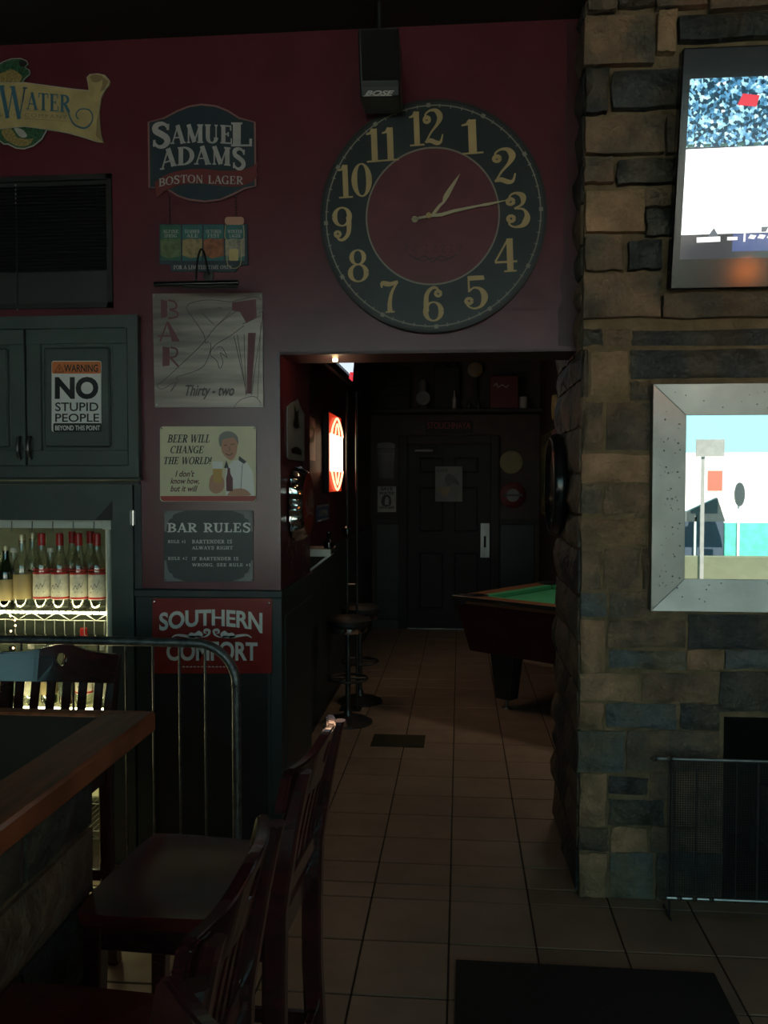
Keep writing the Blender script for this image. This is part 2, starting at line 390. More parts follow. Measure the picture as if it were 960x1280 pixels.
# floor: real tiles, one object each, with recessed grout
fl = B(); fl.box(XL, XRR, YR, YB+.1, -.05, -.004); floor = struct('floor', fl, 'grout')
xt0 = PZ(562,1140,0).x; TP = abs(PZ(460.6,1140,0).x-xt0)
rows = [PZ(562,y,0).y for y in (1249,1179.5,1125.5,1106.8,1081,1049,1020,995.4,971,950,929)]
while rows[-1] < 7.4: rows.append(rows[-1]+.287)
near = rows[0]; rr = [near-.318]+rows
cnt = 0
G = .006
for j in range(len(rr)-1):
    a, c = rr[j], rr[j+1]
    for i in range(-7, 9):
        x0 = xt0+i*TP; x1 = x0+TP
        if a > 3.9 and (x0 > (1.9 if a > 4.4 else .5) or x1 < -1.0): continue
        if a > 3.3 and a < 4.25 and (x1 < PL or x0 > PRX-.05): continue
        if c > 3.4 and a <= 3.9 and x0 > .5: continue
        if a > 4.2 and x0 < -.98: x0 = -.975
        if a > 6.1 and x0 > .9: continue
        if x1-x0 < .03: continue
        t = B(); t.box(x0+G/2, x1-G/2, a+G/2, c-G/2, -.012, random.uniform(-.0012,.0006), .0025)
        t.obj('tile', 'tile', floor); cnt += 1
rest = B()
def tiles(x0, x1, y0, y1):
    y = y0
    while y < y1-.02:
        x = xt0-12*TP
        while x < x1:
            if x+TP > x0+.02:
                a, c = max(x, x0), min(x+TP, x1)
                if c-a > .02: rest.box(a+G/2, c-G/2, y+G/2, min(y+TP, y1)-G/2, -.012, 0)
            x += TP
        y += TP
tiles(XL, XRR, YR, rr[0]); tiles(XL, xt0-7*TP, rr[0], YW); tiles(xt0+9*TP, XRR, rr[0], YW-.1)
ym = max(c for c in rr if c <= 3.4)
for i in range(0, 16):
    x0_, x1_ = max(xt0+i*TP, .5), xt0+(i+1)*TP
    if x1_ > .55 and ym < YS-.02: rest.box(x0_+G/2, min(x1_,XRR)-G/2, ym+G/2, YS-.002, -.012, 0)
tiles(-.98, .86, rr[-1], YB); tiles(.95, 4.0, 4.25, 7.5)
tag(rest.obj('far_tiles', 'tile', floor), kind='stuff')
# ceilings
b = B(); b.box(XL, XRR, YR, YW, CZ, CZ+.1); struct('ceiling', b, 'ceil')
b = B(); b.box(-1.1, 4.1, YW+.25, YB+.1, BZ, BZ+.1); struct('ceiling_back_room', b, 'ceil')
# front red wall with its openings
b = B()
b.box(XL, XN, YW, YW+.25, 0, CZ)
b.box(XN, PRX+.02, YW, YW+.25, zw1, CZ)
b.box(XN, xw1, YW, YW+.25, zc1-.01, zw0)
b.box(xw1, PRX+.02, YW, YW+.25, max(ZP, zc1), zw1)
b.box(PL-.001, PRX+.02, YW, YW+.25, ZP, zc1+.002)
b.box(xc1, PL, YW, YW+.7, ZD, ZP); b.box(xc1, PL, YW+.25, YW+.7, ZP, BZ)
b.box(xc1-.001, PL, YW, YW+.25, ZP, zc1+.002)
b.box(xc1, PL-.004, YW+.01, YW+.7, 0, ZD)
b.box(3.0, XRR, YW, YW+.25, 0, CZ)
struct('wall_front', b, 'red')
b = B(); b.box(XL-.1, XL, YR, YW, 0, CZ); struct('wall_left', b, 'plain')
b = B(); b.box(XRR, XRR+.1, YR, YW, 0, CZ); struct('wall_right', b, 'plain')
b = B(); xs = XL
(wa0,wa1,wz0,wz1), (wb0,wb1,wy0,wy1) = WIN
b.box(XL, wb0, YR-.15, YR, 0, CZ); b.box(wb0, wb1, YR-.15, YR, 0, wy0); b.box(wb0, wb1, YR-.15, YR, wy1, CZ)
b.box(wb1, wa0, YR-.15, YR, 0, CZ); b.box(wa0, wa1, YR-.15, YR, 0, wz0); b.box(wa0, wa1, YR-.15, YR, wz1, CZ); b.box(wa1, XRR, YR-.15, YR, 0, CZ)
struct('wall_rear', b, 'plain')
for i, (x0,x1,z0,z1) in enumerate(WIN):
    f = B(); t = .05
    f.box(x0, x1, YR-.12, YR-.04, z0, z0+t); f.box(x0, x1, YR-.12, YR-.04, z1-t, z1); f.box(x0, x0+t, YR-.12, YR-.04, z0, z1); f.box(x1-t, x1, YR-.12, YR-.04, z0, z1)
    w = struct('window_%d' % (i+2), f, 'dteal')
    p = B(); p.box(x0+t, x1-t, YR-.084, YR-.08, z0+t, z1-t); p.obj('pane', 'pane', w)
# back room walls
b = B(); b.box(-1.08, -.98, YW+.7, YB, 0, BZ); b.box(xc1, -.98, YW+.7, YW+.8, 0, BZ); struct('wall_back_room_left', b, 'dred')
b = B(); b.box(-1.08, 4.1, YB, YB+.1, 0, BZ); struct('wall_back_room_end', b, 'brownw')
b = B(); b.box(.86, .96, 7.5, YB, 0, BZ); b.box(4.0, 4.1, YS, YB, 0, BZ); b.box(.96, 4.0, 7.5, 7.6, 0, BZ); b.box(2.9, 4.0, YW+.25, YS+.85, 0, BZ)
struct('wall_back_room_right', b, 'brownw')
# beam edge trim under the red wall, old dark red strip beside the stone
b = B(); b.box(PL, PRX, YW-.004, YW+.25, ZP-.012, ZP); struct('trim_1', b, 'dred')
fw = lambda x, y: P(x, y, YW-.003)
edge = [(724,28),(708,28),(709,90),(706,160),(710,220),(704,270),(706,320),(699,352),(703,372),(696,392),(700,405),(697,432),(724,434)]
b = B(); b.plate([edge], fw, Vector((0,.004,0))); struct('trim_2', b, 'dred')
b = B()
b.bm.free()
# dado trim and teal panelling of the pillar
b = B(); b.box(xc1-.015, PL+.014, YW-.03, YW+.715, ZD-.02, ZD+.012, .004); b.box(xc1-.01, PL+.006, YW-.018, YW+.705, ZD-.045, ZD-.02); struct('trim_4', b, 'dteal')
b = B()
x0, x1 = P(191,900,YW).x, P(340,900,YW).x
b.box(xc1-.01, x0, YW-.016, YW+.012, 0, ZD-.045); b.box(x1, PL+.006, YW-.016, YW+.70, 0, ZD-.045)
b.box(x0, x0+.012, YW-.022, YW-.01, 0, ZD-.045); b.box(x1-.014, x1, YW-.022, YW-.01, 0, ZD-.045)
struct('trim_5', b, 'dteal')
b = B(); b.box(x0, x1, YW-.004, YW+.012, 0.02, ZD-.045); struct('trim_6', b, 'black')
b = B(); b.box(PL+.004, PL+.012, YW+.05, YW+.66, .12, ZD-.10, .003); struct('trim_7', b, 'dteal')
# alcove with teal surround
xo = P(168,700,YW).x
b = B(); 
zA = P(80,606,YW).z
b.box(XN, xo, YW-.012, YW+.05, za1, zA-.0)             # header board
b.box(xa1, xo, YW-.014, YW+.05, 0, zA)                   # right post
struct('trim_8', b, 'teal')
b = B(); b.plate([[(119,650),(140.5,626),(140.5,650)]], lambda x, y: P(x, y, YW-.0145), V3((0,.002,0))); struct('trim_14', b, 'black')  # flat black plate painting in the darkness of the open header corner gap
b = B(); b.box(xo+.004, xc1+.012, YW-.006, YW+.04, ZD+.012, zA); b.box(XN, xc1+.01, YW-.02, YW+.0, zA+.002, zA+.014); struct('trim_9', b, 'dteal')
b = B(); b.box(XN-.1, XN, YW+.25, YW+.75, 0, 2.0); b.box(XN-.1, xc1, YW+.70, YW+.75, 0, 2.0); b.box(XN-.1, xc1, YW+.05, YW+.75, 1.66, 1.7); b.box(xo-.001, xc1, YW+.05, YW+.70, 0, 1.66)
struct('wall_alcove', b, 'inner')
# hinge on the right post
t = thing('post_hinge', 'small bright hinge on the teal post right of the bottle rack', 'hinge', tuple(P(166,648,YW-.016)))
b = B(); b.tube([P(166.3,638,YW-.02), P(166.3,657,YW-.02)], .005); b.obj('knuckle', 'chrome', t, True)
b = B(); q = P(166,647,YW-.016); b.box(q.x-.012, q.x+.010, YW-.018, YW-.014, q.z-.03, q.z+.03); b.obj('leaf_plate', 'steel', t)
# ---------------------------------------------------------------- stone chimney breast, each stone its own mesh
def stone(bx, y, depth, kind, parent, axis='Y', out=-1, jit=.007, bul=.016):
    """block in the wall plane; bx=(a0,z0,a1,z1); front face at y + out*proud, rough-hewn 4x3 grid"""
    a0, z0, a1, z1 = bx; nx, nz = 5, 4
    pr = random.uniform(.006, .02); grid = []
    vs = []
    for j in range(nz):
        for i in range(nx):
            u, v = i/(nx-1), j/(nz-1); e = (i in (0,nx-1)) or (j in (0,nz-1))
            a = a0+(a1-a0)*u + random.uniform(-jit,jit)*.6; z = z0+(z1-z0)*v + random.uniform(-jit,jit)*.6
            d = (pr*.35+.006 if e else pr+.006) + (0 if e else random.uniform(0,bul))
            vs.append((a, d, z))
    n = len(vs); ring = [i for i in range(nx)] + [nx*j+nx-1 for j in range(1,nz)] + [nx*(nz-1)+i for i in range(nx-2,-1,-1)] + [nx*j for j in range(nz-2,0,-1)]
    for k in ring: vs.append((vs[k][0], -depth, vs[k][2]))
    fs = [(nx*j+i, nx*j+i+1, nx*(j+1)+i+1, nx*(j+1)+i) for j in range(nz-1) for i in range(nx-1)]
    m = len(ring); fs += [(ring[k], ring[(k+1)%m], n+(k+1)%m, n+k) for k in range(m)]
    b = B()
    if axis == 'Y': b.add([(a, y+out*d, z) for a,d,z in vs], fs)
    else: b.add([(y+out*d, a, z) for a,d,z in vs], fs)
    bmesh.ops.recalc_face_normals(b.bm, faces=b.bm.faces[:])
    return b.obj('stone', {'t':'s_tan','b':'s_brn','d':'s_drk','g':'s_gry'}[kind], parent, True)
XC1 = 2.9
FX0, FX1, FZ1 = P(903,1000,YS).x, P(903,1000,YS).x+1.15, P(930,896,YS).z     # fireplace opening
b = B()
b.box(PRX+.006, FX0, YS-.004, YS+.80, 0, CZ); b.box(FX1, XC1, YS-.004, YS+.80, 0, CZ); b.box(FX0, FX1, YS-.004, YS+.80, FZ1, CZ)
wall_stone = struct('wall_stone', b, 'mortar')
b = B(); b.box(FX0, FX1, YS+.6, YS+.62, 0, FZ1); b.box(FX0, FX0+.02, YS+.03, YS+.6, 0, FZ1); b.box(FX1-.02, FX1, YS+.03, YS+.6, 0, FZ1); b.box(FX0, FX1, YS+.03, YS+.6, FZ1-.02, FZ1); b.box(FX0, FX1, YS+.03, YS+.6, .0, .03)
struct('wall_firebox', b, 'soot')
ST = """722,-20,769,21,b;771,-20,816,14,d;818,-20,881,16,b;883,-20,962,18,b
724,25,816,87,b;819,20,843,72,t;846,22,962,57,d
723,91,759,146,d;763,92,846,141,d;729,149,829,197,b;831,149,848,196,b
729,200,764,232,b;769,202,846,234,d;725,241,803,294,t;804,238,846,262,b;806,265,846,298,d
728,297,776,341,b;783,304,825,339,d;728,344,823,400,b;827,368,962,400,b
723,412,753,432,d;757,412,787,431,b;790,411,962,433,d
714,438,736,497,b;738,440,785,495,t;788,437,962,474,d;788,477,814,500,b
716,503,753,563,b;757,504,816,563,b;716,568,816,603,t;717,606,751,642,b;755,607,816,642,b
719,649,811,681,t;715,688,751,737,b;755,686,799,735,b;802,686,816,735,b
716,741,758,770,g;761,740,815,772,b;720,775,756,840,t;760,776,856,808,b;859,769,962,810,d
761,814,856,835,g;859,813,903,837,t;906,813,962,835,g;715,843,798,874,t;802,843,896,875,b;899,840,962,888,d
724,878,753,910,t;757,880,844,908,g;850,880,899,911,d;722,914,780,963,g;783,914,899,962,b
725,967,757,1031,t;761,972,809,991,d;812,967,902,996,b;761,1000,830,1029,d;833,1000,902,1031,b
723,1035,760,1062,b;763,1034,808,1063,t;812,1035,902,1063,b;724,1066,757,1126,t;761,1066,816,1126,g;820,1066,902,1128,d"""
for row in ST.split('\n'):
    for s in row.split(';'):
        a,c,d,e,k = s.split(','); p = P(float(a), float(e), YS); q = P(float(d), float(c), YS)
        x0 = PRX-.004 if float(a) < 735 else p.x
        stone((x0+random.uniform(0,.012)*(float(a)<735), max(p.z, .004), q.x, min(q.z, CZ-.004)), YS-(.035 if float(e) < 405 else 0), .03 if float(e) > 405 else .06, k, wall_stone)
XF = P(962,600,YS).x
def courses(x0, x1, z0, z1, y, axis='Y', out=-1, hs=(.10,.17), ws=(.16,.36), kinds='tbbbdg', depth=.03, parent=None):
    z = z0
    while z < z1-.05:
        h = min(random.uniform(*hs), z1-z); h = h if z1-(z+h) > .06 else z1-z
        x = x0
        while x < x1-.02:
            w = random.uniform(*ws); w = w if x1-(x+w) > .1 else x1-x
            stone((x+.005, z+.006, x+w-.005, z+h-.006), y, depth, random.choice(kinds), parent, axis, out); x += w
        z += h
courses(XF, XC1, FZ1+.01, CZ, YS, parent=wall_stone)
courses(FX1+.01, XC1, 0.004, FZ1, YS, parent=wall_stone)
courses(YS+.01, YS+.80, .004, CZ, PRX+.008, 'X', -1, (.11,.19), (.2,.42), 'bddbb', parent=wall_stone)
# thin ledge where the upper stonework steps back
# ================================================================ THINGS ON THE RED WALL
def on(Y): return lambda x, y: P(x, y, Y)
V = Vector
def panel(b, pts, Y, th=.006): b.plate([pts], on(Y), V((0,th,0)))
def rrect(x0,y0,x1,y1,r=4,n=4):
    o = []
    for cx,cy,a in ((x1-r,y1-r,0),(x0+r,y1-r,90),(x0+r,y0+r,180),(x1-r,y0+r,270)):
        for i in range(n+1): t = math.radians(a+90*i/n); o.append((cx+r*math.cos(t), cy+r*math.sin(t)))
    return o
def screw(parent, pts, Y, m='steel', r=.004):
    for p in pts:
        b = B(); b.lathe([(r,0),(r*.8,-.002),(0,-.003)], P(*p,Y), 10, 'Y'); b.obj('screw', m, parent)
def base(px, py, Y=YW): return tuple(P(px, py, Y))
# ---- blind window, top left
b = B(); b.box(XN, xw1, YW+.11, YW+.25, zw0, zw1); win1 = struct('window_1', b, 'black')
b = B(); f = .022
b.box(XN, xw1+.0, YW-.012, YW+.06, zw1-f, zw1); b.box(XN, xw1, YW-.012, YW+.06, zw0, zw0+f); b.box(xw1-f, xw1, YW-.012, YW+.06, zw0, zw1); b.obj('window_frame', 'black', win1)
t = thing('window_blind', 'black slatted window blind above the teal wall cabinet', 'blind', (-2.1, YW+.03, zw0+.02))
xb1 = xw1-f-.004
nz_ = 24; z1 = zw1-f-.02; z0 = P(60,336,YW).z
b = B(); b.box(XN+.01, xb1, YW+.0, YW+.03, zw1-f-.018, zw1-f-.001); b.obj('head_rail', 'black', t)
for i in range(nz_):
    z = z1-(z1-z0)*i/(nz_-1); b = B(); b.box(XN+.01, xb1, -.0125, .0125, -.0008, .0008, 0, Matrix.Translation((0,YW+.02,z))@Matrix.Rotation(math.radians(38),4,'X')); b.obj('slat', 'plast', t)
b = B(); b.box(XN+.01, xb1, YW+.004, YW+.03, zw0+f+.004, z0-.012); b.obj('slat_stack', 'plast', t)
xx = P(21,300,YW).x
b = B(); b.tube([(xx,YW-.002,zw0+f-.002),(xx,YW-.002,zw1-f)], .0016, 6); b.obj('cord', 'black', t)
for k in range(5): b = B(); b.lathe([(0,-.004),(.004,0),(0,.004)], (xx,YW-.004,P(20,232+k*5.5,YW).z), 8); b.obj('bead', 'offw', t)
b = B(); b.lathe([(0,-.010),(.006,0),(0,.010)], (xx,YW-.004,P(21,386,YW).z), 8); b.obj('tassel', 'offw', t)
# ---- wall cabinet
t = thing('wall_cabinet', 'teal grey wall cabinet with raised panel doors above the bottle alcove', 'cabinet', (-1.9, YW, zc0))
YC = YW-.045
b = B(); b.box(XN, xc1+.016, YC+.012, YW+.24, zc0, zc1, .003); b.obj('body', 'dteal', t)
b = B(); xr = P(157,500,YC).x; xr1 = P(172.5,500,YC).x
b.box(XN, xr, YC, YC+.014, P(90,410,YC).z, zc1); b.box(XN, xr, YC, YC+.014, zc0, P(90,583,YC).z); b.box(xr, xr1, YC, YC+.014, zc0, zc1); b.obj('face_frame', 'teal', t)
b = B(); b.box(XN, xr1+.012, YC-.012, YC+.02, zc0-.012, zc0, .003); b.obj('bottom_trim', 'dteal', t)
def cdoor(x0, x1, hx, knobside):
    z0_, z1_ = P(90,582,YC).z, P(90,411,YC).z
    b = B(); Yd = YC-.006; iw = .062
    b.box(x0, x1, Yd, Yd+.018, z0_, z0_+iw, .002); b.box(x0, x1, Yd, Yd+.018, z1_-iw, z1_, .002); b.box(x0, x0+iw, Yd, Yd+.018, z0_+iw, z1_-iw, .002); b.box(x1-iw, x1, Yd, Yd+.018, z0_+iw, z1_-iw, .002)
    b.box(x0+iw, x1-iw, Yd+.012, Yd+.018, z0_+iw, z1_-iw)
    d = b.obj('door', 'teal', t)
    b = B(); m_ = .012
    b.box(x0+iw+m_, x1-iw-m_, Yd+.002, Yd+.014, z0_+iw+m_, z1_-iw-m_, .009); b.obj('raised_panel', 'teal', d)
    b = B(); zc = P(35,560,YC).z; h = .045
    pts = smoothcurve([(hx,Yd-.002,zc+h),(hx,Yd-.018,zc+h*.8),(hx,Yd-.028,zc),(hx,Yd-.018,zc-h*.8),(hx,Yd-.002,zc-h)],5)
    b.tube(pts, [.006+.003*math.sin(PI*i/(len(pts)-1)) for i in range(len(pts))], 8); b.obj('handle', 'dmetal', d, True)
g = P(33,500,YC).x
cdoor(g+.004, P(160,500,YC).x, P(40,560,YC).x, 1); cdoor(g-.40, g-.004, P(27,560,YC).x, 0); cdoor(g-.81, g-.41, g-.45, 0)
# ---- warning sign on the cabinet door
Y = YC-.010; t = thing('warning_sign', 'small white tin sign reading NO STUPID PEOPLE on the cabinet door', 'sign', base(96,541,Y))
b = B(); panel(b, rrect(64.5,451,126.5,540,3), Y, .003); b.obj('tin_plate', 'white', t)
Y -= .0015; fn = on(Y)
b = B(); b.flat(rrect(65,452,126,467,2), fn); b.obj('orange_band', 'ored', t)
b = B(); b.flat(rrect(66.5,529,127,540,2), fn); b.obj('black_band', 'ink', t)
fn = on(Y-.001); b = B()
text(b, 'WARNING', (80,455.5,122.5,465), fn, .02); b.ribbon([(68.5,465),(74,455.5),(80,465)], 1.2, fn, True); b.ribbon([(74.2,459),(74.2,463)], 1, fn)
text(b, 'NO', (68.5,471,123,499), fn, .045); text(b, 'STUPID', (69,503,123,514), fn, .012); text(b, 'PEOPLE', (69,517,124,527.5), fn, .012); b.obj('lettering', 'ink', t)
b = B(); text(b, 'BEYOND THIS POINT', (69,531.8,125,538), fn, .02); b.obj('lettering', 'white', t)['label'] = 'small white lettering'
# ---- fish sign
Y = YW-.012; t = thing('trout_brewery_sign', 'parchment scroll sign with a green speckled trout above the window blind', 'sign', base(60,185,Y))
head = [(-30,120),(-22,100),(-8,86),(3,77.5),(14,73.5),(26,73),(33,76),(35,80),(31,84),(37,88),(37,93),(31,98),(27,104)]
scroll = [(-60,112),(-30,102),(0,103.5),(30,103),(60,107),(90,111),(111,113),(110,104),(108.5,97),(112,93),(122,92),(131,94),(137,101),(136,106),(131,112),(126,122),(123.5,138),(124,155),(126,168),(129,178),(120,177),(105,172),(85,166),(60,162),(30,158),(0,161),(-30,166),(-60,170)]
tail = [(-12,150),(-8,168),(0,176),(5,180),(10,180),(20,185),(30,186),(42,182),(52,174),(58,163),(56,157),(20,152)]
b = B(); panel(b, head, Y+.002, .008); b.obj('trout_head', 'fishg', t)
b = B(); panel(b, tail, Y+.002, .008); b.obj('trout_tail', 'fishg', t)
b = B(); panel(b, scroll, Y-.004, .012); b.obj('scroll', 'parch', t)
b = B(); fn = on(Y-.0005); b.flat([(-20,106),(-12,96),(0,92),(14,86),(22,90),(28,96),(24,104),(0,105)], fn); b.obj('trout_cheek', 'fishy', t)
b = B(); b.flat(smoothcurve([(2,163),(12,160),(18,166),(22,172),(36,174),(42,173),(36,181),(24,183),(12,178),(5,172)],3,True), fn); b.obj('trout_belly', 'fishy', t)
b = B(); b.flat(smoothcurve([(18,160),(28,162),(34,170),(28,172),(22,168)],3,True), fn); b.obj('fin', 'offw', t)
b = B(); b.flat(smoothcurve([(24,76),(30,75),(34,79),(29,83),(25,82)],3,True), fn); b.obj('mouth', 'ink', t)
b = B()
b.ribbon([V(p) for p in scroll[1:]], .8, on(Y-.0048)); b.ribbon([V(p) for p in tail[2:]], 1.6, on(Y-.002)); b.ribbon([V(p) for p in head[2:]], 1.0, on(Y-.002)); b.obj('silver_rim', 'shine', t)
fn = on(Y-.0052); b = B()
b.flat(smoothcurve([(112,96),(118,93),(128,95),(126,101),(117,103)],3,True), fn); b.flat([(128,96),(136,101),(131,112),(125,115),(128,106)], fn); b.obj('scroll_shading', 'parchd', t); b = B(); b.flat([(120,170),(129,178),(126,168),(124,155),(123.5,140),(121,150)], fn); b.obj('scroll_shading', 'parchd', t)
fn = on(Y-.006); b = B()
sl = lambda X, Y_, u, v: (X, Y_+(X-30)*.075)
serif(b, 'W', (-2,108,34,150), fn, .16, .05, warp=sl, SF=.04); serif(b, 'ATER', (33,114,88,137), fn, .2, .06, warp=sl, SF=.06)
b.ribbon(smoothcurve([(84,137),(90,152),(97,158),(106,160),(113,155),(116,146),(112,138),(104,136),(98,138),(95,144),(98,149)],5), [1.2+1.2*math.sin(i*.12) if i < 26 else 1.6 for i in range(51)], fn); b.obj('lettering', 'blue', t)
b = B(); text(b, 'COMPANY', (31,141,84,146), fn, .0, warp=lambda X,Y_,u,v:(X, Y_+(X-30)*.055), spacing=1.25); text(b, 'S', (-4,141,3,146), fn); text(b, '.', (17.5,143,19,144.5), fn)
b.ribbon([(29,138),(60,139.5),(84,141)], .5, fn); b.ribbon([(29,148),(60,150),(84,151.5)], .5, fn); b.obj('lettering', 'parchd', t)
# ---- lager sign above
Y = YW-.012; t = thing('lager_sign', 'dark blue shield shaped lager sign with white letters and a red ribbon', 'sign', base(252,250,Y))
def shield(k):
    o = [(185-k,152-k)]
    o += [(205,147-k),(222,138-k),(236,132.5-k),(252,130-k),(270,132-k),(285,138-k),(299,147-k),(319+k,152-k),(320+k,233+k),(306,236+k)]
    o += [(292,243+k),(276,250+k),(256,252.5+k),(236,250+k),(222,245+k),(206,235+k),(186-k,235+k)]; return o
b = B(); panel(b, shield(0), Y, .01); b.obj('board', 'navy', t)
b = B(); b.ribbon(shield(-.6), 2.2, on(Y-.001), True); b.obj('border', 'rimr', t)['label'] = 'dull reddish border'
b = B(); rb = smoothcurve([(193,228),(206,219),(225,213),(250,211),(275,213),(298,213),(313,209)],4); rb2 = smoothcurve([(316,227),(298,233),(275,232),(250,229),(225,231),(208,238),(196,247)],4)
b.plate([rb+rb2], on(Y-.003), V((0,.003,0))); b.plate([[(313,209),(323,203),(320,213),(322,219),(316,227)]], on(Y-.003), V((0,.003,0))); b.obj('ribbon_banner', mat('dull_ribbon_red', (.16,.022,.020), .45), t)
fn = on(Y-.0032); b = B()
bul = lambda cx, a: (lambda X, Y_, u, v: (X, Y_ + a*((X-cx)/60)**2*(1 if v<.5 else -.2)))
serif(b, 'S', (190,152,213,186), fn, .26, .09, SF=.05); serif(b, 'AMUE', (213,156,290,181), fn, .24, .08, warp=lambda X,Y_,u,v:(X,Y_-1.5*math.sin(PI*u)), SF=.05); serif(b, 'L', (289,153,315,183), fn, .24, .08, SF=.05)
serif(b, 'ADAMS', (200,185,307,211), fn, .24, .08, warp=lambda X,Y_,u,v:(X,Y_-4*math.sin(PI*u)+ (3 if u<.1 or u>.85 else 0)*(1-v)), SF=.05)
serif(b, 'BOSTON LAGER', (199,217,304,231), fn, .17, .07, warp=lambda X,Y_,u,v:(X,Y_+6*(1-min(1,u/.35))**1.6 - (1-v)*3 + 3*u), SF=.04); b.obj('lettering', 'offw', t)
# ---- seasonal board hanging below it
Y = YW-.010; t = thing('seasonal_beers_board', 'small board of four seasonal beers hung on chains under the shield sign', 'sign', base(255,340,Y))
b = B(); panel(b, [(199,280),(309,280),(310,331),(300,332),(294,340),(214,339),(213,331),(199,330)], Y, .008); b.obj('board', 'navy', t)
for i,(x0,x1,c1,c2,w1,w2) in enumerate([(200.5,226,'p_green','p_grn2','ALPINE','SPRING'),(228,252.5,'p_teal','p_sand','SUMMER','ALE'),(254.5,279.5,'p_teal','p_rust','OCTOBER','FEST'),(281.5,306,'p_teal','p_grey','WINTER','LAGER')]):
    cols = dict(p_green=(.03,.12,.08), p_grn2=(.12,.16,.07), p_teal=(.03,.13,.13), p_sand=(.30,.22,.10), p_rust=(.28,.09,.04), p_grey=(.26,.24,.18))
    b = B(); b.flat([(x0,281),(x1,281),(x1,326),(x0,326)], on(Y-.001)); pn = b.obj('beer_panel', mat(c1, cols[c1], .4, var=.15, vscale=30), t)
    b = B(); b.flat([(x0,300),(x0+8,298),(x1-6,299),(x1,298),(x1,320),(x0+10,323),(x0,319)], on(Y-.0018)); b.obj('picture', mat(c2, cols[c2], .4, var=.35, vscale=60), pn)
    b = B(); serif(b, w1, (x0+3,287,x1-3,291.5), on(Y-.0025), .18,.08); serif(b, w2, (x0+5,292.5,x1-5,297), on(Y-.0025), .18,.08); b.obj('lettering', 'offw', pn)
b = B(); b.flat(rrect(281,271,305,281,4), on(Y-.003)); b.obj('beer_foam', 'skin', t)
b = B(); b.ribbon(smoothcurve([(282,281),(281,296),(284,303),(285,332),(300,332),(302,303),(305,296),(304,281)],4), .9, on(Y-.003)); b.obj('glass_outline', 'parch', t)
b = B(); b.flat(rrect(286,311,298,326,2), on(Y-.0035)); b.obj('mug_label', 'parch', t)
b = B(); serif(b, 'FOR A LIMITED TIME ONLY', (217,331.5,290,336.5), on(Y-.0018), .17,.08); b.obj('lettering', 'offw', t)
for x0, x1 in ((211.5,212.5),(294.5,295)):
    b = B(); n_ = 9
    for k in range(n_):
        q = P(x0+(x1-x0)*k/n_, 243+37*(k+.5)/n_, YW-.006); b.ring(q, .0042, .001, 'Y' if k%2 else 'X', 8, 4)
    b.obj('chain', 'dmetal', t)
# ---- picture lamp
t = thing('picture_lamp', 'black gooseneck picture lamp over the etched metal bar sign', 'lamp', base(245,352,YW))
Yl = YW-.15; q0, q1 = P(193,354.5,Yl), P(298,354.5,Yl); q0.z = q1.z = (q0.z+q1.z)/2
b = B(); b.tube([q0,q1], .011, 12); b.obj('tubular_shade', 'gloss', t, True)
b = B(); b.tube([P(228,357.5,Yl),P(296,357.5,Yl)], .008, 10); b.obj('bulb_housing', 'black', t, True)
b = B(); gp = [(245,352,Yl),(246,332,Yl+.02),(248.5,318,Yl+.045),(251.5,311.5,Yl+.07),(255,316,Yl+.095),(258,330,Yl+.12),(261,345,YW-.004)]
b.tube(smoothcurve([P(*g) for g in gp],5), .0042, 8); b.obj('gooseneck', 'black', t, True)
b = B(); b.lathe([(.022,0),(.022,-.008),(0,-.012)], P(261,345,YW), 14, 'Y'); b.obj('wall_plate', 'black', t)
# ---- etched metal BAR sign
Y = YW-.008; t = thing('etched_bar_sign', 'tarnished metal sheet etched with BAR and a drawing of crossed legs', 'sign', base(262,510,Y))
b = B(); panel(b, [(190.5,367),(328,366),(329,509),(193.5,509)], Y, .004); b.obj('metal_sheet', 'etched', t)
screw(t, [(192.5,369.5),(326,369),(196,506),(326,506)], Y)
fn = on(Y-.001); L_ = []
b = B()
for s, y0 in (('B',374),('A',402),('R',433)):
    x = 201
    if s == 'B': b.flat([(201,374),(209,376),(209,396),(201,398)], fn); b.ribbon(smoothcurve([(210,375),(219,378),(220,385),(212,387),(221,390),(221,396),(210,398)],4), 2.4, fn)
    if s == 'A': b.flat([(208,402),(211,402),(225,427),(215,427)], fn); b.ribbon([(209,403),(200,427)], 2, fn); b.ribbon([(197,420),(216,420)], 2, fn)
    if s == 'R': b.flat([(203,433),(212,434),(212,457),(203,458)], fn); b.ribbon(smoothcurve([(213,434),(221,437),(220,445),(212,447)],4), 2.4, fn); b.ribbon([(213,447),(223,458)], 2.6, fn)
b.obj('red_print', 'etr', t); b = B(); b.flat([(290,378),(320,374),(321,396),(308,404),(300,390),(290,388)], fn); b.obj('skirt_print', 'etr', t); b = B(); b.flat([(310,416),(320,416),(314,492),(308,492)], fn); b.obj('stool_print', 'etr', t)
b = B()
c2 = lambda x, y: (170+x*.2110, 350+y*.2110)
strokes = [[(560,130),(430,118),(330,135),(300,165),(330,215),(400,320),(410,370),(430,365)],[(600,180),(480,270),(400,370),(320,450),(170,590),(125,625),(160,645),(235,600),(205,660),(250,600),(245,575),(390,520),(440,420),(440,370)],[(640,270),(560,330),(470,385),(440,440),(480,480),(495,525),(515,490),(500,430),(540,460),(510,400),(480,400)],[(390,195),(430,235),(460,260)],[(470,280),(560,190)],[(580,330),(640,600),(655,680)],[(600,325),(640,590)],[(725,200),(750,215),(700,560),(685,680)],[(640,320),(650,680)],[(740,250),(720,700)],[(575,760),(620,710),(700,690),(740,730)],[(630,260),(680,240),(740,210)],[(560,130),(700,100),(740,120)],[(480,160),(510,168)]]
for s in strokes: b.ribbon(smoothcurve([c2(*p) for p in s], 5), .75, fn)
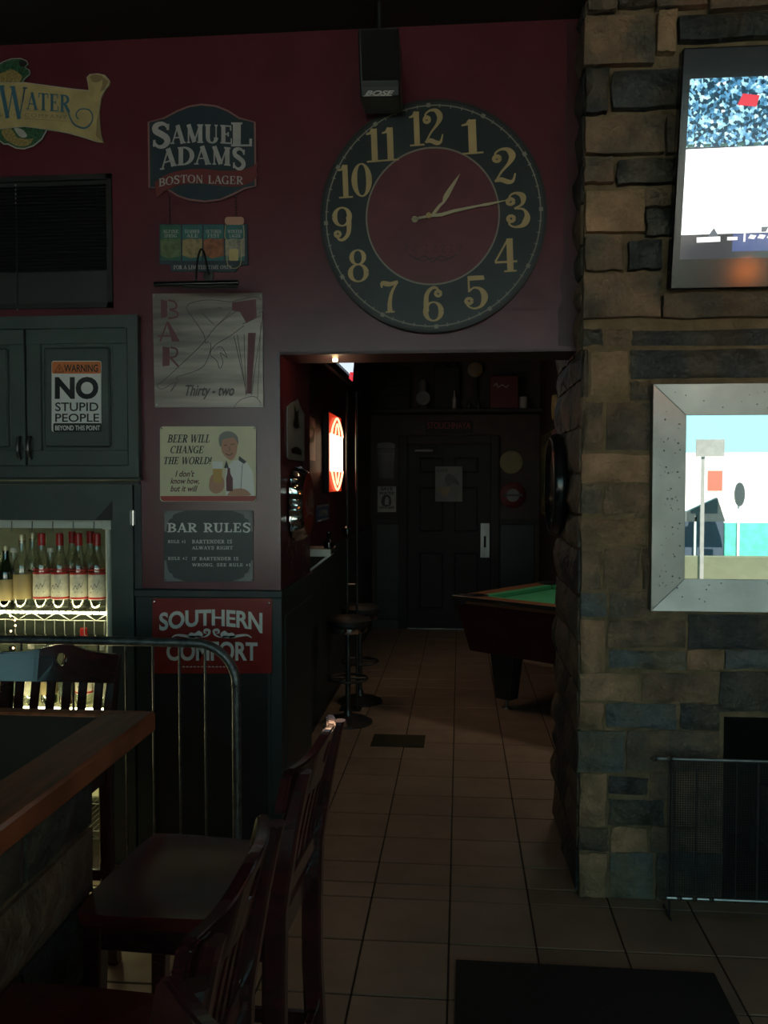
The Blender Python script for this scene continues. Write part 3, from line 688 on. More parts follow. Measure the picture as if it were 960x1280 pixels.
text(b, 'Thirty - two', (232,481,293,499), fn, .02, .35); b.obj('etched_drawing', 'etch', t)
# ---- beer sign with waiter
Y = YW-.008; t = thing('beer_waiter_sign', 'cream tin sign with grey haired man reading BEER WILL CHANGE THE WORLD', 'sign', base(260,627,Y))
b = B(); panel(b, rrect(200,533,320,627,4), Y, .003); b.obj('tin_plate', 'cream', t)
fn = on(Y-.001)
b = B(); b.flat([(200.5,620),(320,620),(320,623),(317,626.5),(204,626.5),(200.5,623)], fn); b.obj('red_band', 'bred', t)
screw(t, [(202,535.5),(318,535.5),(202.5,624.5),(317.5,624.5)], Y, 'ink', .003)
b = B(); serif(b, 'BEER WILL', (209,543,262,553.5), fn, .2,.08, slant=.25); serif(b, 'CHANGE', (213,557,255,567), fn, .2,.08, slant=.25); serif(b, 'THE WORLD!', (205,571,265,580.5), fn, .2,.08, slant=.25); b.obj('lettering', 'ink', t)
b = B(); text(b, "I don't", (219,588,243,596), fn, .02, .3); text(b, 'know how,', (213,597.5,249,606), fn, .02, .3); text(b, 'but it will', (213,607,247,614.5), fn, .02, .3); b.obj('lettering', 'etr', t)['label'] = 'dull red slanted lettering'
b = B(); b.flat([(283,585),(291,576),(303,574),(310,580),(316,590),(318.5,619.5),(282,619.5),(281,600)], on(Y-.0006)); b.obj('white_jacket', 'white', t)
b = B(); b.flat(smoothcurve([(276,556),(276,545),(282,541),(290,541),(296,546),(297,556),(295,568),(290,575),(284,573),(278,566)],4,True), fn); b.flat(smoothcurve([(262,600),(266,593),(274,592),(280,600),(279,612),(270,617),(262,612)],4,True), fn); b.flat(smoothcurve([(284,619),(290,612),(304,611),(312,616),(311,619.5),(285,619.5)],3,True), fn); b.obj('face_and_hands', 'skin', t)
b = B(); b.flat(smoothcurve([(274,556),(274,545),(281,539.5),(290,540),(297,546),(298,556),(296,552),(292,547),(284,548),(278,550),(277,558)],3,True), on(Y-.0014)); b.obj('hair', 'hair', t)
fn2 = on(Y-.0018); b = B(); b.ribbon([(280,557),(284,556)], .8, fn2); b.ribbon([(288,556),(293,555)], .8, fn2); b.ribbon([(286,558),(288,563),(285,564)], .6, fn2); b.ribbon(smoothcurve([(282,567),(287,569),(291,566)],3), .9, fn2)
b.flat([(299,570),(308,577),(305,580),(298,575)], fn2); b.flat([(283,575),(280,585),(286,585)], fn2); b.ribbon([(303,580),(301,612)], .6, fn2); b.obj('dark_print', 'ink', t)
b = B(); b.flat([(266,586),(278,586),(277,604),(267,603)], fn2); b.obj('beer_glass', 'beer', t)
b = B(); b.flat([(265.5,577),(278.5,577),(278.5,586),(265.5,586)], fn2); b.obj('beer_foam', 'white', t)
b = B(); b.flat([(284.5,585),(287.5,585),(288,592),(291,598),(291,614),(283,614),(282.5,598),(284,592)], fn2); b.obj('bottle_print', 'etr', t)
# ---- bar rules sign
Y = YW-.008; t = thing('bar_rules_sign', 'charcoal tin sign reading BAR RULES with silver corner scrolls', 'sign', base(260,727,Y))
b = B(); panel(b, rrect(205,638,316.5,727,2), Y, .003); b.obj('tin_plate', 'slatep', t)
b = B(); fn = on(Y-.001)
for sx, sy, cx, cy in ((1,1,205.5,638.5),(-1,1,316,638.5),(1,-1,205.5,726.5),(-1,-1,316,726.5)):
    w = lambda pts: [(cx+sx*x, cy+sy*y) for x,y in pts]
    b.flat(w([(0,0),(26,0),(16,3),(11,5),(10,9),(6,11),(4,16),(2,26),(0,26)]), fn)
b.obj('corner_scroll', 'grey', t)
b = B(); serif(b, 'BAR RULES', (209,653,313,666), fn, .2,.1, gap=.12); b.obj('lettering', 'white', t)
b = B(); serif(b, 'RULE #1', (210,675,232,679), fn, .16,.1, gap=.14); serif(b, 'BARTENDER IS', (240,674.5,290,679.5), fn, .16,.1, gap=.14); serif(b, 'ALWAYS RIGHT', (240,682.5,291,687), fn, .16,.1, gap=.14)
serif(b, 'RULE #2', (210,696,234,700), fn, .16,.1, gap=.14); serif(b, 'IF BARTENDER IS', (240,696,298,700.5), fn, .16,.1, gap=.14); serif(b, 'WRONG, SEE RULE #1', (240,704,313,708.5), fn, .16,.1, gap=.14); b.obj('lettering', 'white', t)
screw(t, [(207,640),(315,640),(207,725),(315,725)], Y, 'ink', .003)
# ---- red whiskey sign on the pillar
Y = YW-.026; t = thing('whiskey_sign', 'glossy red whiskey sign with big white letters low on the pillar', 'sign', base(263,842,Y))
b = B(); panel(b, rrect(190.5,748,340,842,2), Y, .004); b.obj('enamel_plate', 'sred', t)
screw(t, [(191.5+1,752),(336,754)], Y, 'chrome', .005)
fn = on(Y-.0012); b = B()
text(b, 'SOUTHERN', (199,766,328,789), fn, .03, spacing=.98, warp=lambda X,Y_,u,v:(X, Y_-4.5*math.sin(PI*u)+(4 if v<.5 else 0)*(1-abs(2*u-1))**1.0*-0.6+ 3*(u>.9)*(1-v)))
text(b, 'COMFORT', (208,803,322,826), fn, .03, spacing=.98, warp=lambda X,Y_,u,v:(X, Y_-(1.2*math.sin(PI*u) if v>.5 else 0)))
for sg in (1,-1):
    w = lambda pts: [(264.5+sg*x, 787.5+(y-788)*.8) for x,y in pts]
    pts = smoothcurve(w([(50,800),(44,796),(34,797),(26,799),(18,798),(10,799),(4,795),(3,789),(8,788),(9,792),(6,793)]),4); b.ribbon(pts, [1+2.4*abs(math.sin(i*.16)) for i in range(len(pts))], fn)
    b.flat(smoothcurve(w([(30,798),(26,792),(21,793),(16,789),(11,794),(13,799),(22,801)]),3,True), fn)
text(b, 'BOLD AND SMOOTH AMERICAN WHISKEY'[:0]+'EST. 1874', (238,832,292,835), fn, 0) if False else [b.ribbon([(228+i*4.6,833.5),(231+i*4.6,833.5)], 1.3, fn) for i in range(15)]
b.obj('lettering', 'white', t)
# ---- loudspeaker
Ys = YW-.26; t = thing('wall_speaker', 'black wall loudspeaker mounted above the large clock', 'speaker', base(474,125,Ys))
b = B()
A = [(450,122),(500,121),(498,33),(447,35)]; f_ = [P(x,y,Ys+(.02 if y>100 else -.01)) for x,y in A]
dp = V((0,.15,0)); b.hexa([f_[0],f_[1],f_[1]+dp,f_[0]+dp,f_[3],f_[2],f_[2]+dp,f_[3]+dp], .006); b.obj('cabinet', 'plast', t)
def sf(x, y, o=.002):
    k = (y-33)/88; return P(x, y, Ys-.01+.03*k-o)
b = B(); b.plate([[(450.5,38),(496,37),(498,100),(453,101)]], sf, V((0,-.003,0))); b.obj('grille', mat('speaker_mesh', (.018,.018,.019), .7, bump=1, bscale=900), t)
b = B(); b.plate([[(453,103),(498.5,102),(498.5,108),(453,109)]], sf); b.obj('port_slot', 'ink', t)
b = B(); text(b, 'BOSE', (456,113,493,119.5), sf, .04, .4); b.ribbon([(454,120),(490,119.5)], .8, sf); b.obj('lettering', 'offw', t)
b = B(); c = P(474,30,YW-.19); b.tube([V((c.x,YW-.19,CZ-.0)), V((c.x,YW-.19,c.z-.03))], .012, 10); b.tube([V((c.x,YW-.19,CZ-.004)),V((c.x,YW-.19,CZ))], .04, 14); b.obj('bracket', 'black', t, True)
# ---- large wall clock
Yk = YW-.045; CC = P(540.5,270.5,Yk); RC = (P(682,270,Yk).x-P(398.5,270,Yk).x)/2
t = thing('wall_clock', 'huge round wall clock with gold numerals and maroon centre', 'clock', tuple(CC-V((0,0,RC))))
ro = math.radians(2.2); U = V((math.cos(ro),0,math.sin(ro))); W = V((-math.sin(ro),0,math.cos(ro)))
kz = 1.02
def ck(dy): return lambda a, c: CC+V((0,dy,0)) + U*(a*RC) + W*(c*RC*kz)
circ = lambda r, n=72: [(r*math.cos(2*PI*i/n), r*math.sin(2*PI*i/n)) for i in range(n)]
b = B(); b.plate([circ(1)], ck(0), V((0,.04,0))); b.obj('case', 'black', t, True)
dial = mat('dark_teal_dial', (.014,.024,.026), .4, var=.25, vscale=5)
b = B(); b.flat(circ(.975), ck(-.001)); b.obj('dial', dial, t)
b = B(); b.flat(circ(.585), ck(-.0018)); b.obj('centre_disc', mat('dial_maroon', (.115,.018,.028), .42, var=.2), t)
cr = mat('dial_line_grey', (.24,.22,.17), .5)
b = B(); b.ribbon([V(p) for p in circ(.585)], .014, ck(-.0026), True); b.ribbon([V(p) for p in circ(.945)], .011, ck(-.0026), True); b.obj('dial_ring', cr, t)
for i in range(60):
    b = B(); a = 2*PI*i/60; e = V((math.sin(a), math.cos(a)))
    if i%5: b.ribbon([e*.925, e*.957], .008, ck(-.0028))
    else: b.ribbon([e*.93, e*.965], .034, ck(-.0028))
    b.obj('minute_mark', cr, t)
def num(ch):
    T=.16; t_=.05
    if ch == '1': return .42, [([(.24,.02),(.24,.97)], T), ([(.03,.03),(.45,.03)], t_), (smoothcurve([(.24,.95),(.16,.86),(.03,.82)],4), [.13]*4+[.09,.07,.06,.05,.04])]
    if ch == '2':
        p = smoothcurve([(.13,.72),(.08,.86),(.22,.97),(.40,.95),(.50,.78),(.42,.58),(.22,.34),(.07,.08)],5); n=len(p)
        return .6, [(p, [.05+.12*math.exp(-((i/(n-1)-.55)/.17)**2) for i in range(n)]), (arc(10,.04,.20,.64,.80), .09), (smoothcurve([(.05,.09),(.20,.13),(.38,.05),(.50,.08),(.56,.28)],4), [.05,.08,.1,.12,.13,.13,.13,.13,.13,.12,.11,.09,.08,.06,.05,.04,.04])]
    if ch == '3':
        p = smoothcurve([(.12,.74),(.12,.90),(.26,.97),(.43,.88),(.42,.66),(.22,.54)],5); q = smoothcurve([(.22,.54),(.44,.50),(.53,.30),(.44,.08),(.24,.02),(.09,.10),(.10,.26)],5)
        return .6, [(p, [.05+.10*math.exp(-((i/(len(p)-1)-.62)/.16)**2) for i in range(len(p))]), (q, [.05+.12*math.exp(-((i/(len(q)-1)-.42)/.16)**2) for i in range(len(q))]), (arc(10,.05,.21,.66,.82), .09), (arc(10,.05,.21,.18,.34), .09)]
    if ch == '4': return .62, [([(.42,.02),(.42,.97)], T), ([(.38,.95),(.04,.32)], t_), ([(.03,.30),(.60,.30)], .06), ([(.26,.03),(.58,.03)], t_)]
    if ch == '5':
        q = smoothcurve([(.13,.52),(.26,.62),(.44,.56),(.53,.34),(.44,.09),(.24,.02),(.08,.12),(.10,.24)],5)
        return .6, [([(.13,.50),(.13,.96)], t_), ([(.12,.90),(.50,.90)], [.14,.13]), ([(.50,.96),(.52,.84)],.04), (q, [.05+.12*math.exp(-((i/(len(q)-1)-.42)/.15)**2) for i in range(len(q))]), (arc(10,.04,.20,.16,.32), .09)]
    if ch in '69':
        o = arc(22,.10,.52,.03,.56); ws = [.045+.10*abs(math.cos(2*PI*i/22))**2 for i in range(23)]
        p = smoothcurve([(.48,.80),(.42,.95),(.28,.95),(.14,.75),(.12,.30)],5); S = [(o, ws), (p, [.05+.10*(i/(len(p)-1))**1.2 for i in range(len(p))]), (arc(10,.38,.53,.72,.87), .08)]
        if ch == '9': S = [([(.6-x, 1-y) for x,y in pp], w) for pp, w in S]
        return .6, S
    if ch == '7': return .6, [(smoothcurve([(.08,.76),(.10,.90),(.3,.86),(.54,.92)],4), [.04,.05,.07,.1,.13,.14,.15,.15,.14,.12,.11,.1,.09]), (smoothcurve([(.53,.92),(.36,.62),(.29,.30),(.29,.03)],5), [.05+.10*(i/15) for i in range(16)]), ([(.16,.03),(.42,.03)], .05)]
    if ch == '8':
        a_ = arc(22,.13,.48,.54,.97); c_ = arc(22,.08,.53,.03,.54)
        return .6, [(a_, [.045+.085*abs(math.cos(2*PI*i/22))**2 for i in range(23)]), (c_, [.045+.10*abs(math.cos(2*PI*i/22))**2 for i in range(23)])]
    if ch == '0': o = arc(26,.09,.53,.03,.97); return .6, [(o, [.045+.13*abs(math.cos(2*PI*i/26))**2 for i in range(27)])]
kp = lambda x, y: ck(-.0035)(0,0)
for s, cx, cy, h, wd in (('12',533,160,43,45),('1',588.5,171,43,26),('2',630.5,208,43,30),('3',647,262.5,43,30),('4',632,319,42,30),('5',594.5,365,42,29),('6',541,380.5,43,28),('7',487.5,370.5,41,27),('8',447.5,332.5,41,27),('9',428.5,280,42,27),('10',443.5,226,42,44),('11',477,181,42,41)):
    b = B(); tot = sum(num(c_)[0] for c_ in s)+ (.02 if len(s)>1 else 0); x = 0
    o_ = ck(-.0035); q = P(cx,cy,Yk); d = q-CC; ca, cc_ = d.dot(U)/RC, d.dot(W)/(RC*kz)
    ly = 0; hs_ = h/142.0; ws_ = wd/142.0
    for c_ in s:
        w_, S = num(c_)
        for pts, wid in S:
            ly += 1; b.ribbon([V(p) for p in pts], wid, lambda a, c, x=x: V((0,-1.5e-4*ly,0))+o_(ca+((a+x)/tot-.5)*ws_, cc_+(c-.5)*hs_))
        x += w_
    b.obj('numeral', 'gold', t)
def hand(p_, L, shape, ztop, name):
    pass
pc = lambda x, y: P(x, y, Yk-.014)
b = B(); b.plate([smoothcurve([(538.5,269),(548,256),(553,252),(554,246),(560,236),(575,217),(564,240),(560,247),(556,253),(551,258),(541,271)],2,True)], on(Yk-.012), V((0,.002,0))); b.obj('hour_hand', 'goldcap', t)
b = B(); b.plate([[(514,274),(518,275),(536,271.5),(552,270.5),(566,266),(600,258),(608,257.5),(633,250.5),(633,249.8),(606,254),(600,255.5),(566,262),(552,266),(536,268.5),(518,272)]], on(Yk-.018), V((0,.002,0))); b.plate([[(518.5+4*math.cos(k*PI/6),274+4*math.sin(k*PI/6)) for k in range(12)]], on(Yk-.018), V((0,.002,0))); b.obj('minute_hand', 'goldcap', t)
b = B(); b.lathe([(.011,0),(.011,-.016),(0,-.018)], P(536,270.5,Yk-.004), 14, 'Y'); b.obj('hub', 'gold', t)
fn = ck(-.0024); b = B(); lt = lambda x, y: P(x, y, Yk-.0024)
text(b, '3 W Smith Co.', (503,304,580,315), lt, -.01, .15) if False else None
for k, xx_ in enumerate((505,516,530,541,551,561,573)):
    b.ribbon(smoothcurve([(xx_,306),(xx_+5,307),(xx_+1,313),(xx_+6,315)],3), .8, lt)
for sg in (1,-1): b.ribbon(smoothcurve([(541,328),(541+sg*10,320),(541+sg*20,324),(541+sg*30,318)],4), 1.6, lt); b.ribbon(smoothcurve([(541,322),(541+sg*14,326),(541+sg*24,320)],4), 1.2, lt)
b.obj('maker_mark', mat('faded_dial_print', (.035,.012,.014), .5), t)
# ---- giant bottle cap on the passage side
def onx(X): return lambda x, y: PX(x, y, X)
cy_, cz_ = 3.80, P(372,630,3.8).z
Rb = .163
t = thing('bottle_cap_sign', 'giant red bottle cap sign with chrome crimped edge in the passage', 'sign', (PL, cy_, cz_-Rb))
cx_ = PL+.004; n_ = 96; rings = []
b = B()
prof = [(Rb*1.0,.004,1),(Rb*.97,.03,.8),(Rb*.90,.052,.25),(Rb*.84,.060,0)]
for r, d, k in prof:
    rings.append([b.bm.verts.new((cx_+d, cy_+(r+.007*k*math.cos(21*2*PI*i/n_))*math.cos(2*PI*i/n_), cz_+(r+.007*k*math.cos(21*2*PI*i/n_))*math.sin(2*PI*i/n_))) for i in range(n_)])
for j in range(3):
    for i in range(n_): b.bm.faces.new([rings[j][i], rings[j][(i+1)%n_], rings[j+1][(i+1)%n_], rings[j+1][i]])
b.obj('crimped_rim', 'chrome', t, True)
b = B(); b.lathe([(Rb*.85,.060),(Rb*.8,.063),(0,.064)], (cx_,cy_,cz_), 48, 'X'); b.obj('cap_face', 'sred', t, True)
b = B()
cap = lambda a, c: V((cx_+.0655, cy_+a*Rb*.72, cz_+c*Rb))
b.ribbon(smoothcurve([(-.9,-.1),(-.6,.3),(-.75,.0),(-.5,-.2),(-.3,.1),(-.1,.35),(-.2,-.1),(.1,.0),(.2,.2),(.4,-.1),(.5,.3),(.3,.35),(.6,-.1),(.9,.1)],5), .055, cap); b.ribbon(smoothcurve([(-.8,-.32),(0,-.22),(.8,-.35)],4), .04, cap); b.obj('script_lettering', 'offw', t)
# ---- tall dark poster above it and small things along the passage
t = thing('narrow_tin_sign', 'tall narrow grey tin sign above the giant bottle cap', 'sign', tuple(PX(366,575,PL)))
x_ = PL+.001; y0, y1 = PX(358,500,x_).y, PX(379,500,x_).y; z0, z1 = P(366,574,y0).z, P(366,492,y0).z
lf = lambda a, c: V((PL+.006, y0+(y1-y0)*a, z0+(z1-z0)*c))
b = B(); b.plate([[(0,.02),(.05,0),(.95,0),(1,.02),(1,.8),(.75,.9),(.6,1.0),(.45,.95),(.25,.9),(0,.8)]], lf, V((-.004,0,0))); b.obj('tin_plate', 'grey', t)
lf2 = lambda a, c: lf(a, c)+V((.001,0,0))
b = B(); b.flat([(.3,.55),(.45,.5),(.7,.55),(.6,.7),(.7,.85),(.5,.78),(.35,.88),(.4,.7)], lf2); b.flat([(.2,.1),(.8,.1),(.8,.18),(.5,.22),(.2,.18)], lf2); b.obj('dark_print', 'ink', t)
t = thing('round_cap_sign', 'small grey green round sign behind the giant bottle cap', 'sign', (-.975, 4.95, 1.45))
yc = 4.78; zc = P(391,612,yc).z
b = B(); b.lathe([(.13,0),(.13,.012),(.11,.02),(0,.02)], (-.979,yc+.25,zc), 32, 'X'); b.obj('disc', 'grey', t, True)
b = B(); b.ring((-.956,yc+.25,zc), .085, .003, 'X', 28, 5); b.obj('rim_line', 'ink', t)
M['doorp'] = mat('door_black_teal', (.010,.015,.015), .6, var=.2)
# ================================================================ RIGHT SIDE: TELEVISION, MIRROR, FIREPLACE
BL, TL = P(838,362,3.275), P(850,60,3.12); TL.x = BL.x = (BL.x+TL.x)/2+.004
tW = 1.62; tv_n = (TL-BL).cross(V((1,0,0))).normalized()      # towards the wall
if tv_n.y < 0: tv_n = -tv_n
def tvp(u, v, d=0): return BL + V((u*tW,0,0)) + (TL-BL)*v - tv_n*d
t = thing('television', 'large flat television tilted down on the upper stone wall', 'television', (BL.x+tW/2, YS-.05, BL.z))
b = B(); b.hexa([tvp(0,0),tvp(1,0),tvp(1,0,-.06),tvp(0,0,-.06),tvp(0,1),tvp(1,1),tvp(1,1,-.06),tvp(0,1,-.06)], .005); b.obj('housing', 'gloss', t)
m_ = bpy.data.materials.new('hockey_broadcast_crowd'); m_.use_nodes = True; N = m_.node_tree.nodes; L = m_.node_tree.links; bs = N['Principled BSDF']
tc = N.new('ShaderNodeTexCoord'); vo = N.new('ShaderNodeTexVoronoi'); vo.inputs['Scale'].default_value = 95; vo.inputs['Randomness'].default_value = 1; L.new(tc.outputs['Object'], vo.inputs['Vector'])
nz = N.new('ShaderNodeTexNoise'); nz.inputs['Scale'].default_value = 34; nz.inputs['Detail'].default_value = 4; L.new(tc.outputs['Object'], nz.inputs['Vector'])
sx = N.new('ShaderNodeSeparateXYZ'); L.new(vo.outputs['Color'], sx.inputs[0])
ad = N.new('ShaderNodeMath'); ad.operation = 'ADD'; L.new(sx.outputs[0], ad.inputs[0]); L.new(nz.outputs['Fac'], ad.inputs[1])
cr_ = N.new('ShaderNodeValToRGB'); e = cr_.color_ramp.elements; e[0].position=.40; e[0].color=(.005,.03,.06,1); e[1].position=1.0; e[1].color=(.95,1,1,1)
for p_, c_ in ((.55,(.01,.07,.12,1)),(.7,(.10,.35,.62,1)),(.85,(.45,.85,.95,1))): k_ = e.new(p_); k_.color = c_
mm = N.new('ShaderNodeMath'); mm.operation='MULTIPLY'; mm.inputs[1].default_value=.62; L.new(ad.outputs[0], mm.inputs[0]); L.new(mm.outputs[0], cr_.inputs[0])
L.new(cr_.outputs[0], bs.inputs['Emission Color']); bs.inputs['Emission Strength'].default_value = 1.0; bs.inputs['Base Color'].default_value=(.01,.01,.01,1); bs.inputs['Roughness'].default_value=.15
M['crowd'] = m_
em = lambda n, c, s=1: mat(n, (.01,.01,.01), .08, emit=c, es=s)
u0 = .018
scr = lambda d: (lambda a, c: tvp(a, c, d))
b = B(); b.flat([(u0,.13),(1-u0,.13),(1-u0,.877),(u0,.877)], scr(.001)); b.obj('screen', em('screen_dim', (.05,.05,.055), 1), t)
b = B(); b.flat([(u0,.60),(1-u0,.59),(1-u0,.876),(u0,.876)], scr(.002)); b.obj('crowd_picture', 'crowd', t)
b = B(); b.flat([(u0,.235),(1-u0,.25),(1-u0,.595),(.3,.60),(u0,.592)], scr(.003)); b.obj('rink_ice', em('screen_ice', (.93,.99,1.0), 1.6), t)
b = B(); b.flat([(.075,.225),(.10,.225),(.088,.262)], scr(.004)); b.flat([(.19,.24),(.20,.24),(.205,.262),(.19,.262)], scr(.004)); b.obj('rink_mark', em('screen_mark', (.12,.14,.16), 1), t)
b = B(); b.flat([(.13,.16),(.62,.16),(.62,.235),(.13,.235)], scr(.004)); b.obj('score_banner', em('screen_banner', (.07,.10,.25), 1), t)
b = B(); b.flat([(.12,.765),(.16,.755),(.165,.80),(.13,.81)], scr(.004)); b.obj('red_spectator', em('screen_red', (.75,.04,.06), 1), t)
b = B(); b.ribbon([(.052,.212),(.103,.214)], .022, scr(.005)); b.ribbon([(.118,.215),(.14,.215)], .014, scr(.005)); b.ribbon([(.155,.235),(.155,.20)], .004, scr(.005)); [b.ribbon([(.165+.02*i,.222),(.178+.02*i,.218)], .016, scr(.005)) for i in range(6)]; b.obj('screen_caption', em('screen_white', (1,1,1), 1.2), t)
b = B()
for r_ in range(9): b.flat([(.02+r_*.035,.60),(.035+r_*.035,.60),(.036+r_*.035,.612),(.02+r_*.035,.612)], scr(.0035))
b.obj('bench_row', em('screen_green', (.03,.12,.10), 1), t)
# wall bracket behind it
b = B(); b.box(BL.x+.5, BL.x+1.1, 3.24, YS-.035, BL.z+.3, BL.z+.6); b.obj('wall_bracket', 'black', t)
# framed mirror
Yf = YS-.06
t = thing('framed_mirror', 'wide riveted steel framed mirror on the lower stone wall', 'mirror', tuple(P(980,766,Yf)))
x0, x1 = P(815,620,Yf).x, P(815,620,Yf).x+1.45; xi = P(858,620,Yf).x; fwid = xi-x0; z0, z1 = P(816,764,Yf).z, P(816,480,Yf).z; zi0, zi1 = P(860,724,Yf).z, P(860,519,Yf).z
fr = lambda a, c, d=0: V((a, Yf+d, c))
o4 = [(x0,z0),(x1,z0),(x1,z1),(x0,z1)]; i4 = [(xi,zi0),(x1-fwid,zi0),(x1-fwid,zi1),(xi,zi1)]
for k in range(4):
    A_, B_, C_, D_ = o4[k], o4[(k+1)%4], i4[(k+1)%4], i4[k]
    b = B(); b.hexa([fr(*A_,.05), fr(*B_,.05), fr(*C_,.05), fr(*D_,.05), fr(*A_,0), fr(*B_,0), fr(*C_,.012), fr(*D_,.012)], .0015); b.obj('frame_side', 'steel', t)
b = B(); b.box(xi-.005, x1-fwid+.005, Yf+.014, Yf+.018, zi0-.005, zi1+.005); b.obj('mirror_glass', 'mirror', t)
YM = Yf+.014
b = B()
def rivet(a, c, d=0, r=.0025):
    b.lathe([(r,0),(r*.7,-.0012),(0,-.0016)], (a,Yf+d,c), 6, 'Y')
for k in range(70):
    rivet(random.uniform(x0+.012,xi-.02), random.uniform(z0+.03,z1-.03), .004, random.choice([.0018,.0025,.0035]))
for k in range(80):
    rivet(random.uniform(x0+.05,x1-.05), random.choice([random.uniform(z0+.012,zi0-.012), random.uniform(zi1+.012,z1-.012)]), .004, random.choice([.0018,.0025,.003]))
tag(b.obj('rivets', 'dmetal', t), kind='stuff')
# fireplace screen
t = thing('fireplace_screen', 'freestanding wire mesh fireplace screen with brass tipped rails', 'screen', (1.35, 3.2, 0))
Yp = 3.24; xa, xb = P(818,950,Yp).x, 2.15; zt, zb = P(880,950,Yp).z, P(880,1124,Yp).z
for z, nm in ((zt,'top_rail'),(zb,'bottom_rail')):
    xs_ = xa if z == zt else P(830,1124,Yp).x
    b = B(); b.tube([(xs_,Yp,z),(xb,Yp,z)], .0065, 8); r_ = b.obj(nm, 'steel', t, True)
    for xx in [xs_, xs_+.055] + ([xs_+.11, xs_+.17] if z == zb else []):
        b = B(); b.lathe([(0,-.016),(.006,-.010),(.011,0),(.006,.010),(0,.016)], (xx,Yp,z), 10, 'X'); b.obj('finial', 'steel', r_, True)
for px in (843,871,921,948,985,1015,1050):
    b = B(); xx = P(px,1000,Yp).x; b.tube([(xx,Yp+.002,zb-.01),(xx,Yp+.002,zt)], .0028, 6); b.obj('upright', 'dmetal', t)
for xx in (xa+.06, xb-.05): b = B(); b.tube([(xx,Yp,zt),(xx,Yp-.0,0.004)], .004, 6); b.tube([(xx,Yp-.03,0.004),(xx,Yp+.09,0.004)], .004, 6); b.obj('foot', 'dmetal', t)
b = B(); n_ = 150
for k in range(n_):
    xx = xa+.05+(xb-xa-.06)*k/n_; w_ = .0012; b.add([(xx-w_,Yp,zb),(xx+w_,Yp,zb),(xx+w_,Yp,zt),(xx-w_,Yp,zt)], [(0,1,2,3)])
for k in range(60):
    z = zb+(zt-zb)*k/60; b.add([(xa+.05,Yp,z-.001),(xb,Yp,z-.001),(xb,Yp,z+.001),(xa+.05,Yp,z+.001)], [(0,1,2,3)])
tag(b.obj('wire_mesh', 'black', t), kind='stuff')
t = thing('fire_grate', 'black iron grate holding logs in the dark fireplace', 'grate', (FX0+.55, YS+.3, 0.03))
for k in range(6): b = B(); b.box(FX0+.25+k*.11, FX0+.265+k*.11, YS+.12, YS+.45, .12, .135, .003); b.obj('bar', 'black', t)
for xx in (.25,.8):
    for yy in (.15,.42): b = B(); b.box(FX0+xx, FX0+xx+.015, YS+yy, YS+yy+.015, .03, .12); b.obj('leg', 'black', t)
for k,(a,c,z,r_,an,lb) in enumerate(((.50,.22,.205,.06,.1,'front log'),(.52,.37,.205,.058,-.1,'rear log'),(.5,.29,.31,.055,.25,'top log'))):
    b = B(); d_ = V((math.cos(an),math.sin(an)*.3,0))*.27; c_ = V((FX0+a,YS+c,z)); b.tube([c_-d_, c_-d_*.5+V((0,.01,.005)), c_+d_*.4+V((0,-.01,0)), c_+d_], [r_*.95,r_,r_*1.04,r_*.9], 12)
    tag(b.obj('log', 'log', None, True), 'charred grey log in the fireplace, the '+lb+' on the grate', 'log', 'fireplace logs')
# rubber mat
b = B(); q = [PZ(570,1203,0), PZ(893,1220,0)]; e = (q[1]-q[0]); e.z = 0; n2 = V((e.y,-e.x,0)).normalized()*.75
c4 = [q[0], q[0]+n2*1.0, q[1]+n2, q[1]]
b.hexa([v+V((0,0,.001)) for v in c4]+[v+V((0,0,.012)) for v in c4], .003); t = tag(b.obj('floor_mat', 'mat_'), 'black rubber floor mat lying on the tiles before the fireplace', 'mat')
# round tray sign on the passage side of the stone column
zc = P(702,606,3.85).z; t = thing('round_dark_sign', 'large round glossy black sign hung on the passage side of the stone column', 'sign', (PRX-.03, 3.86, zc-.22))
b = B(); cxx = PRX-.022
b.lathe([(.222,0),(.226,-.02),(.215,-.045),(.195,-.05),(.185,-.03),(0,-.03)], (cxx,3.86,zc), 48, 'X'); b.obj('disc', 'gloss', t, True)
b = B(); b.ring((cxx-.046,3.86,zc), .205, .004, 'X', 48, 6); b.obj('rim', 'dmetal', t, True)
# ---------------------------------------------------------------- the street outside, seen in the mirror
def outbox(name, px0, py0, px1, py1, Y, dep, m, label, cat):
    a, c = PM(px0,py1,YM,Y), PM(px1,py0,YM,Y); b = B(); b.box(a.x, c.x, Y-dep, Y, max(0,a.z), c.z, .01); o = b.obj(name, m)
    if label: tag(o, label, cat)
    else: o['kind'] = 'structure'
    return o
b = B(); b.box(-16, 20, -22, YR-.15, -.1, -.02); struct('ground_street', b, mat('pale_paving', (.42,.41,.38), .8, var=.1))
wh = mat('white_render', (.80,.80,.78), .7, var=.05)
g_ = PM(900,566,YM,-16); b = B(); b.box(-14, 18, -20, -16, -.05, g_.z); bw = b.obj('street_building', wh); tag(bw, 'long white building across the street reflected in the mirror', 'building')
for k in (0,1,2,3,8): b = B(); b.box(-12+k*3.2, -10.9+k*3.2, -16.02, -15.99, 1.0, 2.0); b.obj('window', 'dteal', bw)
turq = mat('turquoise_hoarding', (.07,.38,.34), .6, var=.2)
outbox('turquoise_barrier', 905.5, 654, 1060, 697, -8.2, .1, turq, 'low turquoise barrier on the street reflected in the mirror', 'barrier')
outbox('planter_box', 846, 646, 905, 697, -8.2, .5, mat('slate_blue_planter', (.03,.05,.08), .6), 'slate blue box on the street reflected in the mirror', 'planter')
outbox('low_wall', 780, 697, 1100, 745, -7.4, .15, mat('grey_green_wall', (.085,.10,.065), .8, var=.1), 'low grey green wall outside reflected along the mirror bottom', 'wall')
